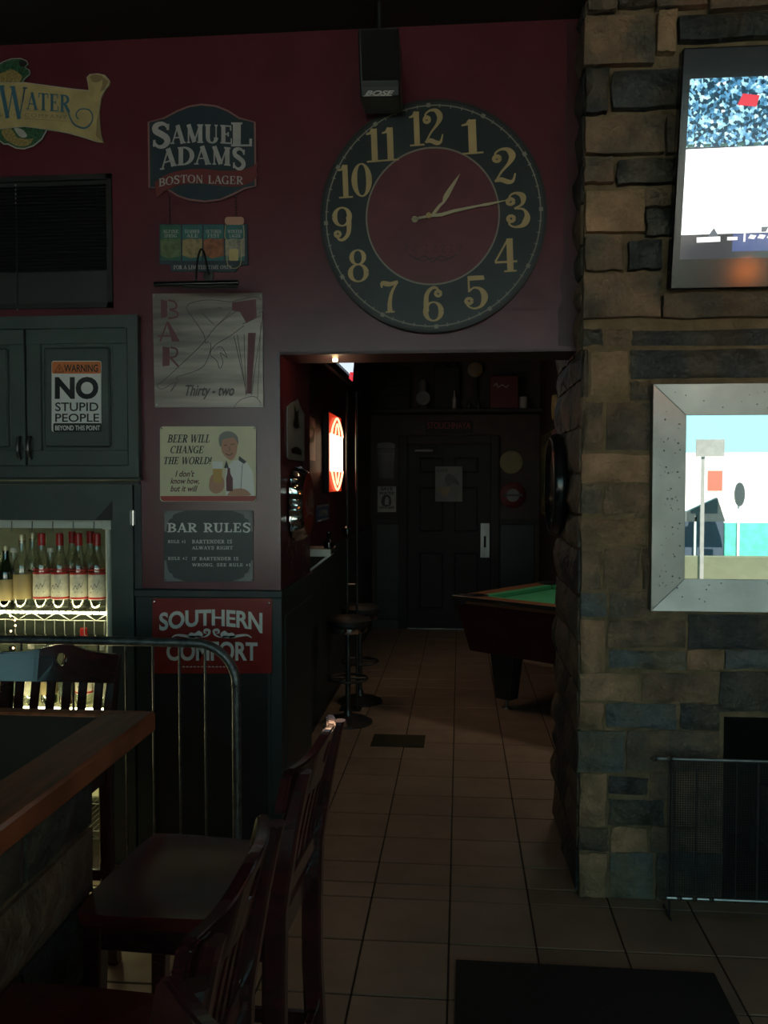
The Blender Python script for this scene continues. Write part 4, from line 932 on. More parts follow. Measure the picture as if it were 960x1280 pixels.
t = thing('street_sign', 'grey street signboard on a post reflected in the mirror', 'sign', tuple(PM(880,655,YM,-7)))
a, c = PM(870,571,YM,-7), PM(906,549,YM,-7); b = B(); b.box(a.x,c.x,-7.03,-7,a.z,c.z); b.obj('board', 'grey', t)
a, c = PM(876,690,YM,-7), PM(882,571,YM,-7); b = B(); b.box(a.x,c.x,-7.06,-7.03,-.02,c.z); b.obj('post', 'grey', t)
a, c = PM(885,614,YM,-7), PM(904,588,YM,-7); b = B(); b.box(a.x,c.x,-7.05,-7.02,a.z,c.z); b.obj('red_panel', mat('faded_red_panel', (.35,.10,.07), .6), t)
t = thing('street_umbrella', 'dark grey peaked street awning reflected in the mirror', 'awning', (PM(880,700,YM,-7.8).x, -7.8, 0))
b = B(); y_ = -7.8; pk = [(858,640),(897,622),(903,640),(907,652),(858,652)]
b.plate([pk], lambda x, y: PM(x, y, YM, y_), V((0,-.15,0))); b.obj('canopy', 'slatep', t)
a, c = PM(868,700,YM,y_), PM(871,645,YM,y_); b = B(); b.box(a.x,c.x,y_-.05,y_,-.02,c.z); b.obj('pole', 'white', t)
c_ = PM(925,618,YM,-8); t = thing('hanging_sign', 'small dark oval sign outside reflected in the mirror', 'sign', tuple(c_-V((0,0,.3))))
b = B(); b.plate([[(.085*math.cos(k*PI/10), .20*math.sin(k*PI/10)) for k in range(20)]], lambda a, d: c_+V((a,0,d)), V((0,-.04,0))); b.obj('oval_board', 'slatep', t)
b = B(); b.tube([c_+V((0,-.06,-2.2)), c_+V((0,-.06,.2))], .02, 8); b.obj('post', 'white', t)
# orange pendant behind the camera (its reflection shows low in the television)
def pendant(x, y, z, label):
    t = thing('pendant_lamp', label, 'lamp', (x,y,z))
    b = B(); b.lathe([(.0,-.05),(.04,-.035),(.05,0),(.035,.045),(0,.055)], (x,y,z), 16); b.obj('glowing_globe', 'bulb', t, True)
    b = B(); b.tube([(x,y,z+.055),(x,y,CZ-.01)], .004, 6); b.obj('cord', 'black', t)
    b = B(); b.lathe([(.05,0),(.05,.02),(0,.02)], (x,y,CZ-.02), 16); b.obj('ceiling_rose', 'black', t)
tn = -tv_n; q = tvp(.165, .075); d_ = (q-C0).normalized(); r_ = d_ - 2*d_.dot(tn)*tn; k_ = (2.2-q.y)/r_.y; q = q+r_*k_
pendant(q.x, q.y, q.z, 'orange glowing pendant lamp reflected in the television')
# ================================================================ PASSAGE AND BACK ROOM
LW = -.98
# small television under the ceiling
b = B(); t = thing('small_television', 'television high on the left wall of the back room', 'television', (LW+.08, 6.0, P(438,478,6.7).z))
zb_ = 2.40
b = B(); b.hexa([(LW+.10,5.25,zb_-.03),(LW+.14,5.25,zb_-.03),(LW+.14,6.75,zb_-.03),(LW+.10,6.75,zb_-.03),(LW+.15,5.25,BZ-.05),(LW+.19,5.25,BZ-.05),(LW+.19,6.75,BZ-.05),(LW+.15,6.75,BZ-.05)], .004); b.obj('housing', 'gloss', t)
zz = [0,.12,.2,.5,1]
def tv2(a, c, d=.002): return V((LW+.14+.05*c+d, 5.28+1.44*a, zb_+(BZ-.08-zb_)*c))
b = B(); b.flat([(0,0),(1,0),(1,1),(0,1)], lambda a,c: tv2(a,c)); b.obj('screen', em('pale_screen', (.62,.72,.85), 1.1), t)
b = B(); b.flat([(.86,.0),(1,.0),(1,.12),(.86,.08)], lambda a,c: tv2(a,c,.004)); b.obj('red_caption', em('screen_red', (.75,.04,.06), 1), t)
b = B()
for i in range(12): b.flat([(.3+i*.055,.03),(.33+i*.055,.03),(.33+i*.055,.055),(.3+i*.055,.055)], lambda a,c: tv2(a,c,.004))
b.obj('screen_caption', em('screen_mark', (.12,.14,.16), 1), t)
b = B(); b.box(LW+.004, LW+.12, 5.9, 6.1, 2.6, 2.8); b.obj('wall_bracket', 'black', t)
# neon sign
y0, y1 = PX(412.5,560,LW+.05).y, PX(428,560,LW+.05).y; zt_, zb_ = P(412,514,y0).z, P(412,616,y0).z
t = thing('neon_sign', 'tall glowing red and white neon beer sign on the back room wall', 'sign', (LW, (y0+y1)/2, zb_))
ne = lambda d: (lambda a, c: V((LW+.045+d, y0+(y1-y0)*a, zb_+(zt_-zb_)*c)))
b = B(); b.box(LW, LW+.04, y0, y1, zb_, zt_, .004); b.obj('box', 'black', t)
b = B(); b.flat([(0.02,.01),(.98,.01),(.98,.99),(.02,.99)], ne(-.003)); b.obj('red_face', 'neonr', t)
b = B(); b.plate([[(.04,.27),(.96,.27),(.96,.73),(.04,.73)]], ne(0), V((.01,0,0))); b.obj('white_band', 'neonw', t)
b = B(); tp = lambda pts: [ne(.012)(*p) for p in smoothcurve(pts,4)]
b.tube(tp([(.06,.73),(.15,.82),(.36,.92),(.5,.95),(.64,.92),(.85,.82),(.94,.73)]), .008, 6); b.tube(tp([(.35,.74),(.42,.84),(.5,.88),(.58,.84),(.65,.74)]), .006, 6)
b.tube(tp([(.06,.27),(.25,.12),(.5,.03),(.75,.12),(.94,.27)]), .008, 6); b.tube(tp([(.35,.26),(.5,.10),(.65,.26)]), .006, 6); b.obj('neon_tube', 'neont', t)
# blue sign, narrow dark sign, glow of a pane frame
y0, y1 = PX(397,640,LW+.01).y, PX(412,640,LW+.01).y
t = thing('blue_wall_sign', 'small blue lettered sign below the neon sign', 'sign', (LW, y0, 1.3))
z0, z1 = P(397,653,y0).z, P(397,632,y0).z; bf = lambda d: (lambda a, c: V((LW+.006+d, y0+(y1-y0)*a, z0+(z1-z0)*c)))
b = B(); b.plate([[(0,0),(1,0),(1,1),(0,1)]], bf(0), V((-.005,0,0))); b.obj('plate', mat('dim_blue_enamel', (.035,.07,.16), .4), t)
b = B(); b.ribbon([(0,.07),(1,.07)], .10, bf(.001)); b.ribbon([(0,.93),(1,.93)], .10, bf(.001)); text(b, '1896', (.15,.72,.85,.28), bf(.001), .03); b.obj('lettering', 'grey', t)
t = thing('amber_letter_sign', 'narrow dark sign with an amber hooked letter beside the neon sign', 'sign', (LW, 5.0, 1.7))
y0, y1 = PX(386.5,540,LW+.01).y, PX(395,540,LW+.01).y; z0, z1 = P(390,575,y0).z, P(390,520,y0).z
b = B(); b.box(LW, LW+.006, y0, y1, z0, z1); b.obj('plate', 'sred', t)
b = B(); q = lambda a, c: V((LW+.008, y0+(y1-y0)*a, z0+(z1-z0)*c)); b.ribbon(smoothcurve([(.1,.75),(.8,.75),(.8,.6),(.5,.45),(.2,.5)],4), .09, q); b.obj('letter', 'gold', t)
# drink ledge
t = thing('drink_ledge', 'white edged drink ledge on brackets along the left passage wall', 'shelf', (-.83, 4.8, 1.1))
zl = P(400,691,4.55).z
b = B(); b.box(LW, -.685, 4.556, 4.78, zl-.012, zl+.018, .003); b.obj('ledge_top', 'black', t); b = B(); b.box(LW, -.685, 4.548, 4.556, zl-.012, zl+.018); b.obj('front_edge', 'rackpaint', t)
for yb in (4.57, 4.74):
    b = B(); b.box(LW, -.70, yb, yb+.012, zl-.022, zl-.010); b.tube([(-.70,yb+.006,zl-.016),(-.86,yb+.006,zl-.14)], .005, 6); b.tube([(-.86,yb+.006,zl-.16),(-.86,yb+.006,zl-.02)], .006, 6); b.box(LW,-.855,yb,yb+.012,zl-.15,zl-.138); b.obj('bracket', 'rackpaint', t)
b = B(); b.lathe([(.028,0),(.028,.03),(.012,.045),(.012,.07),(.02,.08),(0,.09)], (-.715,4.68,zl+.018), 12); tag(b.obj('pump_bottle', 'gloss', None, True), 'small dark bottle standing on the drink ledge', 'bottle')
# two tall slim poles
t = thing('pole_rack', 'pair of slim metal poles with a crossbar behind the bar stools', 'rack', (-.74, 6.02, 0))
xa, xb = P(434,700,6.05).x, P(446,700,6.05).x; zp = P(440,490,6.05).z
for x in (xa, xb): b = B(); b.tube([(x,6.05,0.012),(x,6.05,zp)], .009, 8); b.obj('pole', 'dmetal', t, True)
b = B(); zc = P(440,731,6.05).z; b.tube([(xa,6.05,zc),(xb,6.05,zc)], .008, 8); b.obj('crossbar', 'steel', t)
b = B(); b.box(xa-.05,xb+.03,6.0,6.10,0,.012); b.obj('base_plate', 'black', t)
b = B(); zc = P(433,665,6.05).z; b.lathe([(.0,-.05),(.03,-.03),(.035,0),(.03,.03),(0,.05)], (xa-.0,6.05,zc), 12); b.obj('clamp', 'gloss', t, True)
# stools
def stool():
    t = thing('bar_stool', 'x', 'stool', (0,0,0), 'round bar stools in the passage')
    b = B(); b.lathe([(.165,0),(.165,.012),(.13,.03),(.03,.05),(.022,.09),(.02,.09)], n=28); b.obj('base', 'dmetal', t, True)
    b = B(); b.tube([(0,0,.05),(0,0,.63)], .018, 12); b.obj('column', 'dmetal', t, True)
    b = B(); b.ring((0,0,.30), .13, .010, 'Z', 28, 8); b.tube([(-.13,0,.30),(.13,0,.30)], .008, 8); b.obj('foot_ring', 'dmetal', t, True)
    b = B(); b.lathe([(.0,0),(.125,0),(.13,.015),(.13,.035),(.125,.04),(0,.04)], (0,0,.615), 28); s_ = b.obj('seat_band', 'chrome', t, True)
    b = B(); b.lathe([(.13,0),(.142,.015),(.142,.045),(.12,.065),(0,.075)], (0,0,.65), 28); b.obj('seat', 'black', t, True)
    return t
st = stool(); st['label'] = 'nearer bar stool with a chrome seat band in the passage'; q = PZ(435,903,0); st.location = (q.x, q.y, 0)
q = PZ(450,877,0); dup(st, (q.x, q.y, 0), .4, 'farther bar stool with a chrome seat band in the passage')
# floor grille
a, c = PZ(463,933,0), PZ(532,920,0); b = B()
t = thing('floor_grille', 'olive metal floor grille set in the passage tiles', 'grille', ((a.x+c.x)/2,(a.y+c.y)/2,0))
b.box(a.x, c.x, a.y, c.y, 0.001, .006, .002); b.obj('frame', 'reg', t)
for k in range(14): b = B(); xx = a.x+.02+(c.x-a.x-.04)*k/13; b.box(xx-.005, xx+.005, a.y+.012, c.y-.012, .006, .009); b.obj('bar', 'reg', t)
# back door
YD = YB-.04
def bz(py, Y=YB-.05): return P(560,py,Y).z
x0, x1, zt_ = P(509,660,YD).x, P(613,660,YD).x, bz(555)
b = B(); cw = .09
b.box(x0-cw, x0, YD-.02, YB, 0, zt_+cw, .004); b.box(x1, x1+cw, YD-.02, YB, 0, zt_+cw, .004); b.box(x0, x1, YD-.02, YB, zt_, zt_+cw, .004); d1 = struct('door_1', b, 'black')
b = B(); YY = YD
W_, H_ = x1-x0, zt_-.02
def dr(u0,u1,v0,v1,y0,y1,bev=0): b.box(x0+.004+u0*(W_-.008), x0+.004+u1*(W_-.008), y0, y1, .012+v0*H_, .012+v1*H_, bev)
st_ = [(0,.13),(.45,.55),(.87,1)]; rl = [(0,.1),(.42,.52),(.78,.84),(.94,1)]
for u0,u1 in st_: dr(u0,u1,0,1,YY,YY+.035)
for v0,v1 in rl: dr(.13,.45,v0,v1,YY,YY+.035); dr(.55,.87,v0,v1,YY,YY+.035)
dr(.13,.87,.1,.94,YY+.022,YY+.035); leaf = b.obj('door_leaf', 'doorp', d1)
for (v0,v1) in ((.1,.42),(.52,.78),(.84,.94)):
    for (u0,u1) in ((.13,.45),(.55,.87)): b = B(); dr(u0+.02,u1-.02,v0+.01,v1-.01,YY+.008,YY+.026,.010); b.obj('raised_panel', 'doorp', leaf)
b = B(); b.box(x0, x1, YD-.02, YD+.04, 0, .012); b.obj('threshold', 'steel', d1)
hx0, hx1 = P(600.5,675,YD).x, P(612,675,YD).x; b = B(); b.box(hx0, hx1, YD-.008, YD-.001, P(606,697,YD).z, P(606,654,YD).z, .002); hp = b.obj('push_plate', 'steel', d1)
b = B(); hc = P(606,677,YD); b.tube([hc+V((0,-.03,.06)), hc+V((0,-.03,-.06))], .012, 8); b.tube([hc+V((0,-.03,.045)), hc+V((0,-.005,.045))], .007, 6); b.tube([hc+V((0,-.03,-.045)), hc+V((0,-.005,-.045))], .007, 6); b.obj('pull_handle', 'black', hp, True)
b = B(); b.box(x0+.08, x0+.28, YD-.04, YD-.002, zt_-.085, zt_-.06, .004); b.tube([(x0+.30,YD-.04,zt_-.05),(x0+.15,YD-.12,zt_-.03)], .008, 6); b.obj('door_closer', 'dmetal', d1)
t = thing('door_poster', 'pale superhero style comic poster taped to the back door'.replace('superhero style comic','grey'), 'poster', base(561,628,YD-.004))
a, c = P(544,627,YD-.004), P(578,583,YD-.004); b = B(); b.box(a.x, c.x, YD-.0045, YD-.0025, a.z, c.z); b.obj('paper', 'grey', t)
b = B(); fn = on(YD-.006); text(b, 'LIVE', (547,586,560,590), fn, .02); b.flat(smoothcurve([(560,592),(568,596),(574,606),(566,604),(560,608),(556,600)],3,True), fn); b.obj('dark_print', 'plast', t)
b = B(); b.flat(smoothcurve([(550,610),(562,609),(562,614),(556,621),(550,615)],3,True), fn); b.obj('yellow_print', 'parchd', t)
# wainscot panels and baseboard of the end wall
zw = bz(655)
b = B(); b.box(-.98, x0-cw, YB-.02, YB, zw, zw+.05); b.box(x1+cw, .86, YB-.02, YB, zw, zw+.05); struct('trim_10', b, 'black')
for k,(pa,pb) in enumerate(((470,501),(625,668))):
    a, c = P(pa,700,YB-.02).x, P(pb,700,YB-.02).x; b = B(); b.box(a, c, YB-.018, YB, .10, zw, .006); struct('trim_%d' % (11+k), b, 'dteal')
b = B(); b.box(-.98, x0-cw, YB-.025, YB, 0, .09); b.box(x1+cw, .86, YB-.025, YB, 0, .09); struct('baseboard_back', b, 'teal')
b = B(); b.box(LW, LW+.015, YW+.8, YB, 0, ZD-.03); struct('trim_13', b, 'dteal')
# end wall signs
Yb = YB-.012; fn = on(Yb)
t = thing('vodka_neon_sign', 'unlit red lettered neon sign over the back door', 'sign', base(561,540,Yb))
b = B(); b.box(P(532,530,Yb).x, P(591,530,Yb).x, Yb, YB, P(560,541,Yb).z, P(560,526,Yb).z, .003); b.obj('backing', 'black', t)
b = B(); text(b, 'STOLICHNAYA', (534,527.5,588,536), on(Yb-.004), .0); b.obj('lettering', 'bred', t)
t = thing('pint_glass_sign', 'dark stout pint glass shaped sign left of the back door', 'sign', base(482,599,Yb))
b = B(); b.plate([[(471,556),(494,556),(493,575),(491,585),(491,598),(475,598),(474,585),(472,572)]], on(Yb-.01), V((0,.01,0))); b.obj('glass_shape', 'plast', t)
b = B(); b.flat([(471.5,555),(478,553),(488,553),(493.5,555),(493.5,560),(471.5,560)], on(Yb-.012)); b.obj('foam_band', 'grey', t); b = B(); b.ribbon([(472,561),(474,585),(475,598)], 1, on(Yb-.012)); b.ribbon([(493,561),(491,585),(491,598)], 1, on(Yb-.012)); b.ribbon([(473,567),(493,567)], .8, on(Yb-.012)); b.obj('outline', 'grey', t)
t = thing('bottle_poster', 'small black and white poster under the pint glass sign', 'poster', base(483,641,Yb))
b = B(); a, c = P(472,640,Yb), P(495,608,Yb); b.box(a.x,c.x,Yb,YB,a.z,c.z); b.obj('board', 'offw', t)
b = B(); f2 = on(Yb-.002); text(b, 'SAVE', (476,609,491,613), f2, .03); text(b, 'WATER', (474,614.5,493,618.5), f2, .03); text(b, 'DRINK BEER', (474,633,493,636), f2, .03); b.flat(smoothcurve([(478,632),(477,624),(480,619),(486,619),(489,624),(488,632)],3,True), f2); b.obj('dark_print', 'ink', t)
b = B(); b.flat([(481,631),(481,624),(482.5,621),(484.5,621),(486,624),(486,631)], on(Yb-.003)); b.obj('bottle_print', 'offw', t)
for nm, px, py, r, m1, m2, lb in (('round_gold_sign',639,578,14.5,'dim_y','parchd','round dull yellow sign right of the back door'),('round_red_sign',641,619,16,'dim_red','offw','round red sign with a pale crossbar right of the back door')):
    c = P(px,py,Yb); R_ = r/F*YB
    t = thing(nm, lb, 'sign', tuple(c-V((0,0,R_))))
    b = B(); b.lathe([(R_,0),(R_,-.012),(R_*.96,-.016),(0,-.016)], c, 36, 'Y'); b.obj('disc', m1, t, True)
    f3 = lambda a, d: c+V((a*R_, -.018, d*R_)); b = B()
    if nm == 'round_red_sign': b.flat([(.5*math.cos(k*PI/12), .5*math.sin(k*PI/12)) for k in range(24)], f3); b.obj('centre', 'grey', t); b = B(); b.plate([[(-.8,.1),(-.5,.08),(.5,.08),(.8,.1),(.7,0),(.8,-.1),(.5,-.08),(-.5,-.08),(-.8,-.1),(-.7,0)]], lambda a,d: f3(a,d)+V((0,-.004,0))); b.obj('crossbar', 'ink', t)
    else: b.ribbon([V((.85*math.cos(k*PI/16), .85*math.sin(k*PI/16))) for k in range(32)], .08, f3, True); b.ribbon([(-.5,-.05),(.5,-.05)], .1, f3); b.ribbon([(-.4,.2),(.4,.25)], .14, f3); b.obj('print', m2, t)
# display shelf over the door
zs = bz(511, 9.2)
b = B(); b.box(LW, .86, 9.18, YB, zs-.04, zs, .004); shelf = tag(b.obj('display_shelf', 'black'), 'long black display shelf high over the back door', 'shelf')
def sh(px): return P(px, 500, 9.3).x
def H(py): return P(560, py, 9.3).z
c = P(529,498,9.3); t = thing('gauge_trophy', 'pale round faced clock trophy on the display shelf', 'trophy', (c.x,9.3,zs))
b = B(); b.lathe([(.07,0),(.075,-.02),(0,-.025)], (c.x,9.28,c.z), 24, 'Y'); b.obj('dial', 'grey', t, True)
b = B(); b.box(c.x-.04,c.x+.04,9.26,9.34,zs,zs+.04,.004); b.obj('base', 'black', t); b = B(); b.lathe([(.035,0),(.045,.05),(.045,.12),(.03,.14)], (c.x-.01,9.31,c.z+.06), 14); b.obj('cup', 'grey', t, True)
c = P(594,461,9.3); t = thing('round_shelf_plate', 'pale oval plate standing on top of the display shelf things'.replace(' things',' box'), 'plate', (c.x,9.39,zs))
b = B(); b.lathe([(.075,0),(.08,-.012),(.05,-.02),(0,-.02)], (c.x,9.39,c.z), 24, 'Y'); b.obj('plate_face', 'parchd', t, True); b = B(); b.box(c.x-.02,c.x+.02,9.39,9.41,zs,c.z-.06); b.obj('stand', 'black', t)
a, c = P(612,500,9.3), P(648,470,9.3); t = thing('red_cooler_box', 'dark red box with script lettering on the display shelf', 'box', ((a.x+c.x)/2,9.35,zs))
b = B(); b.box(a.x,c.x,9.25,9.42,zs,c.z,.008); b.obj('box_body', 'dim_red', t); b = B(); b.ribbon(smoothcurve([(617,483),(621,479),(622,484),(628,481),(632,484),(636,481)],3), 1, on(9.247)); b.obj('script_lettering', 'offw', t)
a, c = P(649,506,9.3), P(659,490,9.3); b = B(); b.lathe([(.045,0),(.05,.01),(.05,.13),(0,.135)], ((a.x+c.x)/2,9.33,zs), 16); tag(b.obj('white_tin', 'offw', None, True), 'small white tin at the right end of the display shelf', 'tin')
for k,(px,h_,m1,lb) in enumerate(((568,.20,'offw','slim pale bottle near the middle of the display shelf'),(586,.12,'dmetal','first small dark figurine right of the slim pale bottle'),(598,.13,'dmetal','second small dark figurine beside the red box'))):
    x = sh(px); b = B(); b.lathe([(.02,0),(.024,.01),(.024,h_*.55),(.009,h_*.75),(.009,h_),(0,h_)], (x,9.3,zs), 12); tag(b.obj('shelf_bottle' if k == 0 else 'figurine', m1, None, True), lb, 'bottle' if k == 0 else 'figurine')
a, c = P(543,506,9.35), P(575,458,9.35); t = thing('black_display_case', 'black display case with pale cap on top on the shelf', 'case', ((a.x+c.x)/2,9.42,zs))
b = B(); b.box(a.x,c.x,9.37,9.46,zs,c.z,.006); b.obj('case_body', 'black', t); b = B(); b.lathe([(.05,0),(.05,.04),(.03,.06),(0,.065)], (c.x-.06,9.41,c.z), 14); b.lathe([(.04,0),(.04,.03),(0,.05)], (a.x+.09,9.41,c.z), 14); b.obj('cap', 'plast', t, True)
a, c = P(470,505,9.35), P(512,462,9.35); t = thing('shelf_crate', 'dark slatted crate at the left of the display shelf', 'crate', ((a.x+c.x)/2,9.4,zs))
for k in range(5): b = B(); z_ = zs+(c.z-zs)*k/5; b.box(a.x,c.x,9.32,9.335,z_,z_+(c.z-zs)/5-.012,.002); b.obj('slat', 'black', t)
b = B(); b.box(a.x,c.x,9.335,9.46,zs,c.z-.02); b.obj('crate_body', 'black', t)
# tall framed poster on the right wall
XR = .86; y1, y0 = PX(676,560,XR-.02).y, 7.75
t = thing('tall_framed_poster', 'tall yellowish framed poster at the right side of the back room', 'poster', (XR, 8.4, 1.25))
z0, z1 = P(684,651,8.4).z, P(684,534,8.4).z
b = B(); b.box(XR-.02, XR, y0, y1, z0, z1, .004); b.obj('frame', 'brownw', t)
b = B(); b.box(XR-.023, XR-.018, y0+.05, y1-.05, z0+.05, z1-.05); b.obj('print', mat('yellow_green_poster', (.30,.27,.10), .45, var=.4, vscale=4, col2=(.12,.18,.06)), t)
b = B(); pr_ = lambda a, c_: V((XR-.025, y1-(y1-y0)*a, z0+(z1-z0)*c_)); text(b, 'BAR', (.15,.93,.85,.83), pr_, .04); b.flat([(.3,.55),(.5,.5),(.7,.6),(.6,.66),(.4,.64)], pr_); text(b, 'BEST', (.2,.14,.8,.08), pr_, .03); b.obj('dark_print', 'ink', t)
c = PX(686,515,XR-.02); t = thing('gold_round_sign', 'gold rimmed round sign above the tall framed poster', 'sign', (XR, 7.9, 2.1)); b = B(); zc_ = P(688,509,7.9).z
b.lathe([(.115,0),(.115,-.02),(.10,-.03),(0,-.02)], (XR-.001,7.9,zc_), 28, 'X'); b.obj('disc', 'parch', t, True); b = B(); b.ring((XR-.026,7.9,zc_), .105, .008, 'X', 28, 6); b.obj('rim', 'gold', t, True)
# ---------------------------------------------------------------- pool table
c0 = V((-.045, 6.22, 0)); a1 = math.atan2(5.70-6.22, .63+.045); d1_ = V((math.cos(a1), math.sin(a1), 0)); d2_ = V((-d1_.y, d1_.x, 0)); LT, WT, HT = 2.15, 1.22, .80
def pt(u, v, z): return c0 + d1_*(u*LT) + d2_*(v*WT) + V((0,0,z))
t = thing('pool_table', 'dark red pool table with green felt in the back room', 'pool table', tuple(c0+d1_*LT/2+d2_*WT/2))
def slab(u0,u1,v0,v1,z0,z1,bev=0,inset=0):
    i_, j_ = inset/LT, inset/WT
    b.hexa([pt(u0+i_,v0+j_,z0),pt(u1-i_,v0+j_,z0),pt(u1-i_,v1-j_,z0),pt(u0+i_,v1-j_,z0),pt(u0,v0,z1),pt(u1,v0,z1),pt(u1,v1,z1),pt(u0,v1,z1)], bev)
b = B(); slab(.004,.996,.006,.994,.40,.755,.006,.075); b.obj('body', 'poolw', t)
rw_u, rw_v = .125/LT, .125/WT
b = B(); slab(rw_u,1-rw_u,rw_v,1-rw_v,.75,.765); b.obj('playing_cloth', 'felt', t)
for (u0,u1,v0,v1) in ((0,1,0,rw_v),(0,1,1-rw_v,1),(0,rw_u,rw_v,1-rw_v),(1-rw_u,1,rw_v,1-rw_v)):
    b = B(); slab(u0,u1,v0,v1,.75,.80,.006); b.obj('rail', 'rail', t)
for (u0,u1,v0,v1) in ((rw_u+.02,.49,rw_v-.005,rw_v+.04),(.51,1-rw_u-.02,rw_v-.005,rw_v+.04),(rw_u+.02,.49,1-rw_v-.04,1-rw_v+.005),(.51,1-rw_u-.02,1-rw_v-.04,1-rw_v+.005),(rw_u-.003,rw_u+.025,rw_v+.05,1-rw_v-.05),(1-rw_u-.025,1-rw_u+.003,rw_v+.05,1-rw_v-.05)):
    b = B(); slab(u0,u1,v0,v1,.765,.797,.004); b.obj('cushion', 'felt', t)
b = B(); b.hexa([pt(-.003,-.006,.775),pt(1.003,-.006,.775),pt(1.003,-.001,.775),pt(-.003,-.001,.775),pt(-.003,-.006,.800),pt(1.003,-.006,.800),pt(1.003,-.001,.800),pt(-.003,-.001,.800)]); b.obj('metal_edge', 'chrome', t)
for (u,v) in ((.0,.0),(1,0),(0,1),(1,1)):
    b = B(); c_ = pt(u,v,0); su, sv = (1 if u==0 else -1), (1 if v==0 else -1); q_ = pt(u+su*.055,v+sv*.09,.802); b.lathe([(.055,0),(.06,.003),(.085,.003),(.09,0)], q_, 20); b.obj('pocket', 'ink', t)
    b = B(); b.hexa([pt(min(u,u+su*.05),min(v,v+sv*.09),.74),pt(max(u,u+su*.05),min(v,v+sv*.09),.74),pt(max(u,u+su*.05),max(v,v+sv*.09),.74),pt(min(u,u+su*.05),max(v,v+sv*.09),.74),pt(min(u,u+su*.05)-.004,min(v,v+sv*.09)-.006,.803),pt(max(u,u+su*.05)+.004,min(v,v+sv*.09)-.006,.803),pt(max(u,u+su*.05)+.004,max(v,v+sv*.09)+.006,.803),pt(min(u,u+su*.05)-.004,max(v,v+sv*.09)+.006,.803)], .004); b.obj('corner_cap', 'plast', t)
    cl = pt(u+su*.15, v+sv*.17, 0); b = B(); k1, k2 = d1_*.10, d2_*.07; s1, s2 = d1_*.065, d2_*.05
    b.hexa([cl-s1-s2+V((0,0,.07)),cl+s1-s2+V((0,0,.07)),cl+s1+s2+V((0,0,.07)),cl-s1+s2+V((0,0,.07)),cl-k1-k2+V((0,0,.42)),cl+k1-k2+V((0,0,.42)),cl+k1+k2+V((0,0,.42)),cl-k1+k2+V((0,0,.42))], .006); lg = b.obj('leg', 'plast', t)
    b = B(); b.lathe([(.04,0),(.035,.012),(.012,.015),(.012,.08),(0,.08)], cl, 14); b.obj('leveller', 'steel', lg, True)
# pool table lamp
cpt = pt(.5,.5,0); t = thing('pool_table_lamp', 'long hanging lamp over the pool table', 'lamp', (cpt.x,cpt.y,1.9))
b = B(); e1, e2 = d1_*.55, d2_*.16; f1, f2_ = d1_*.5, d2_*.06; zl_ = 1.95
b.add([cpt-e1-e2+V((0,0,zl_)),cpt+e1-e2+V((0,0,zl_)),cpt+e1+e2+V((0,0,zl_)),cpt-e1+e2+V((0,0,zl_)),cpt-f1-f2_+V((0,0,zl_+.18)),cpt+f1-f2_+V((0,0,zl_+.18)),cpt+f1+f2_+V((0,0,zl_+.18)),cpt-f1+f2_+V((0,0,zl_+.18))], [(0,1,5,4),(1,2,6,5),(2,3,7,6),(3,0,4,7),(4,5,6,7)]); b.obj('shade', 'poolw', t)
for s_ in (-1,1): b = B(); q_ = cpt+d1_*.4*s_; b.tube([q_+V((0,0,zl_+.18)), V((q_.x,q_.y,BZ-.012))], .004, 6); b.obj('chain', 'black', t)
lamp('pool_lamp_light', 'AREA', (cpt.x,cpt.y,1.98), 5.0, (1,.84,.62), (0,0,a1), shape='RECTANGLE', size=.9, size_y=.2)
# ================================================================ ALCOVE: WIRE RACK AND BOTTLES
YRF, YRB = 3.585, 3.98           # front and back of the rack
def rz(py, Y=YRF): return P(100, py, Y).z
xr = P(136,720,YRF).x; xl = XN+.08
t = thing('wire_rack', 'white wire bottle rack with lit shelves in the teal alcove', 'rack', ((xl+xr)/2,(YRF+YRB)/2,0))
for x in (xl, xr):
    for y in (YRF, YRB):
        b = B(); b.tube([(x,y,0),(x,y,rz(652)+.01)], .0125, 10); b.lathe([(.0125,0),(.014,.004),(.006,.012),(.008,.018),(0,.026)], (x,y,rz(652)+.01), 10); b.obj('post', 'rackpaint', t, True)
b = B(); zt = rz(655); b.box(xl, xr, YRF-.004, YRF+.004, zt-.018, zt+.016); b.obj('top_rail', 'rackpaint', t)
b = B(); b.box(xr-.022, xr+.022, YRF-.018, YRF+.018, zt-.022, zt+.022, .004); b.obj('corner_clamp', 'rackpaint', t)
for k in range(20):
    x = xr-.06-k*.092
    if x < xl+.03: break
    b = B(); b.tube([(x,YRF-.006,zt+.012),(x,YRF-.010,zt-.035)], .0022, 6); b.obj('hook', 'dmetal', t)
shelf_z = [rz(766), rz(886), rz(960), rz(1052)]; shelf_z = [shelf_z[0], shelf_z[1], shelf_z[2], .10]
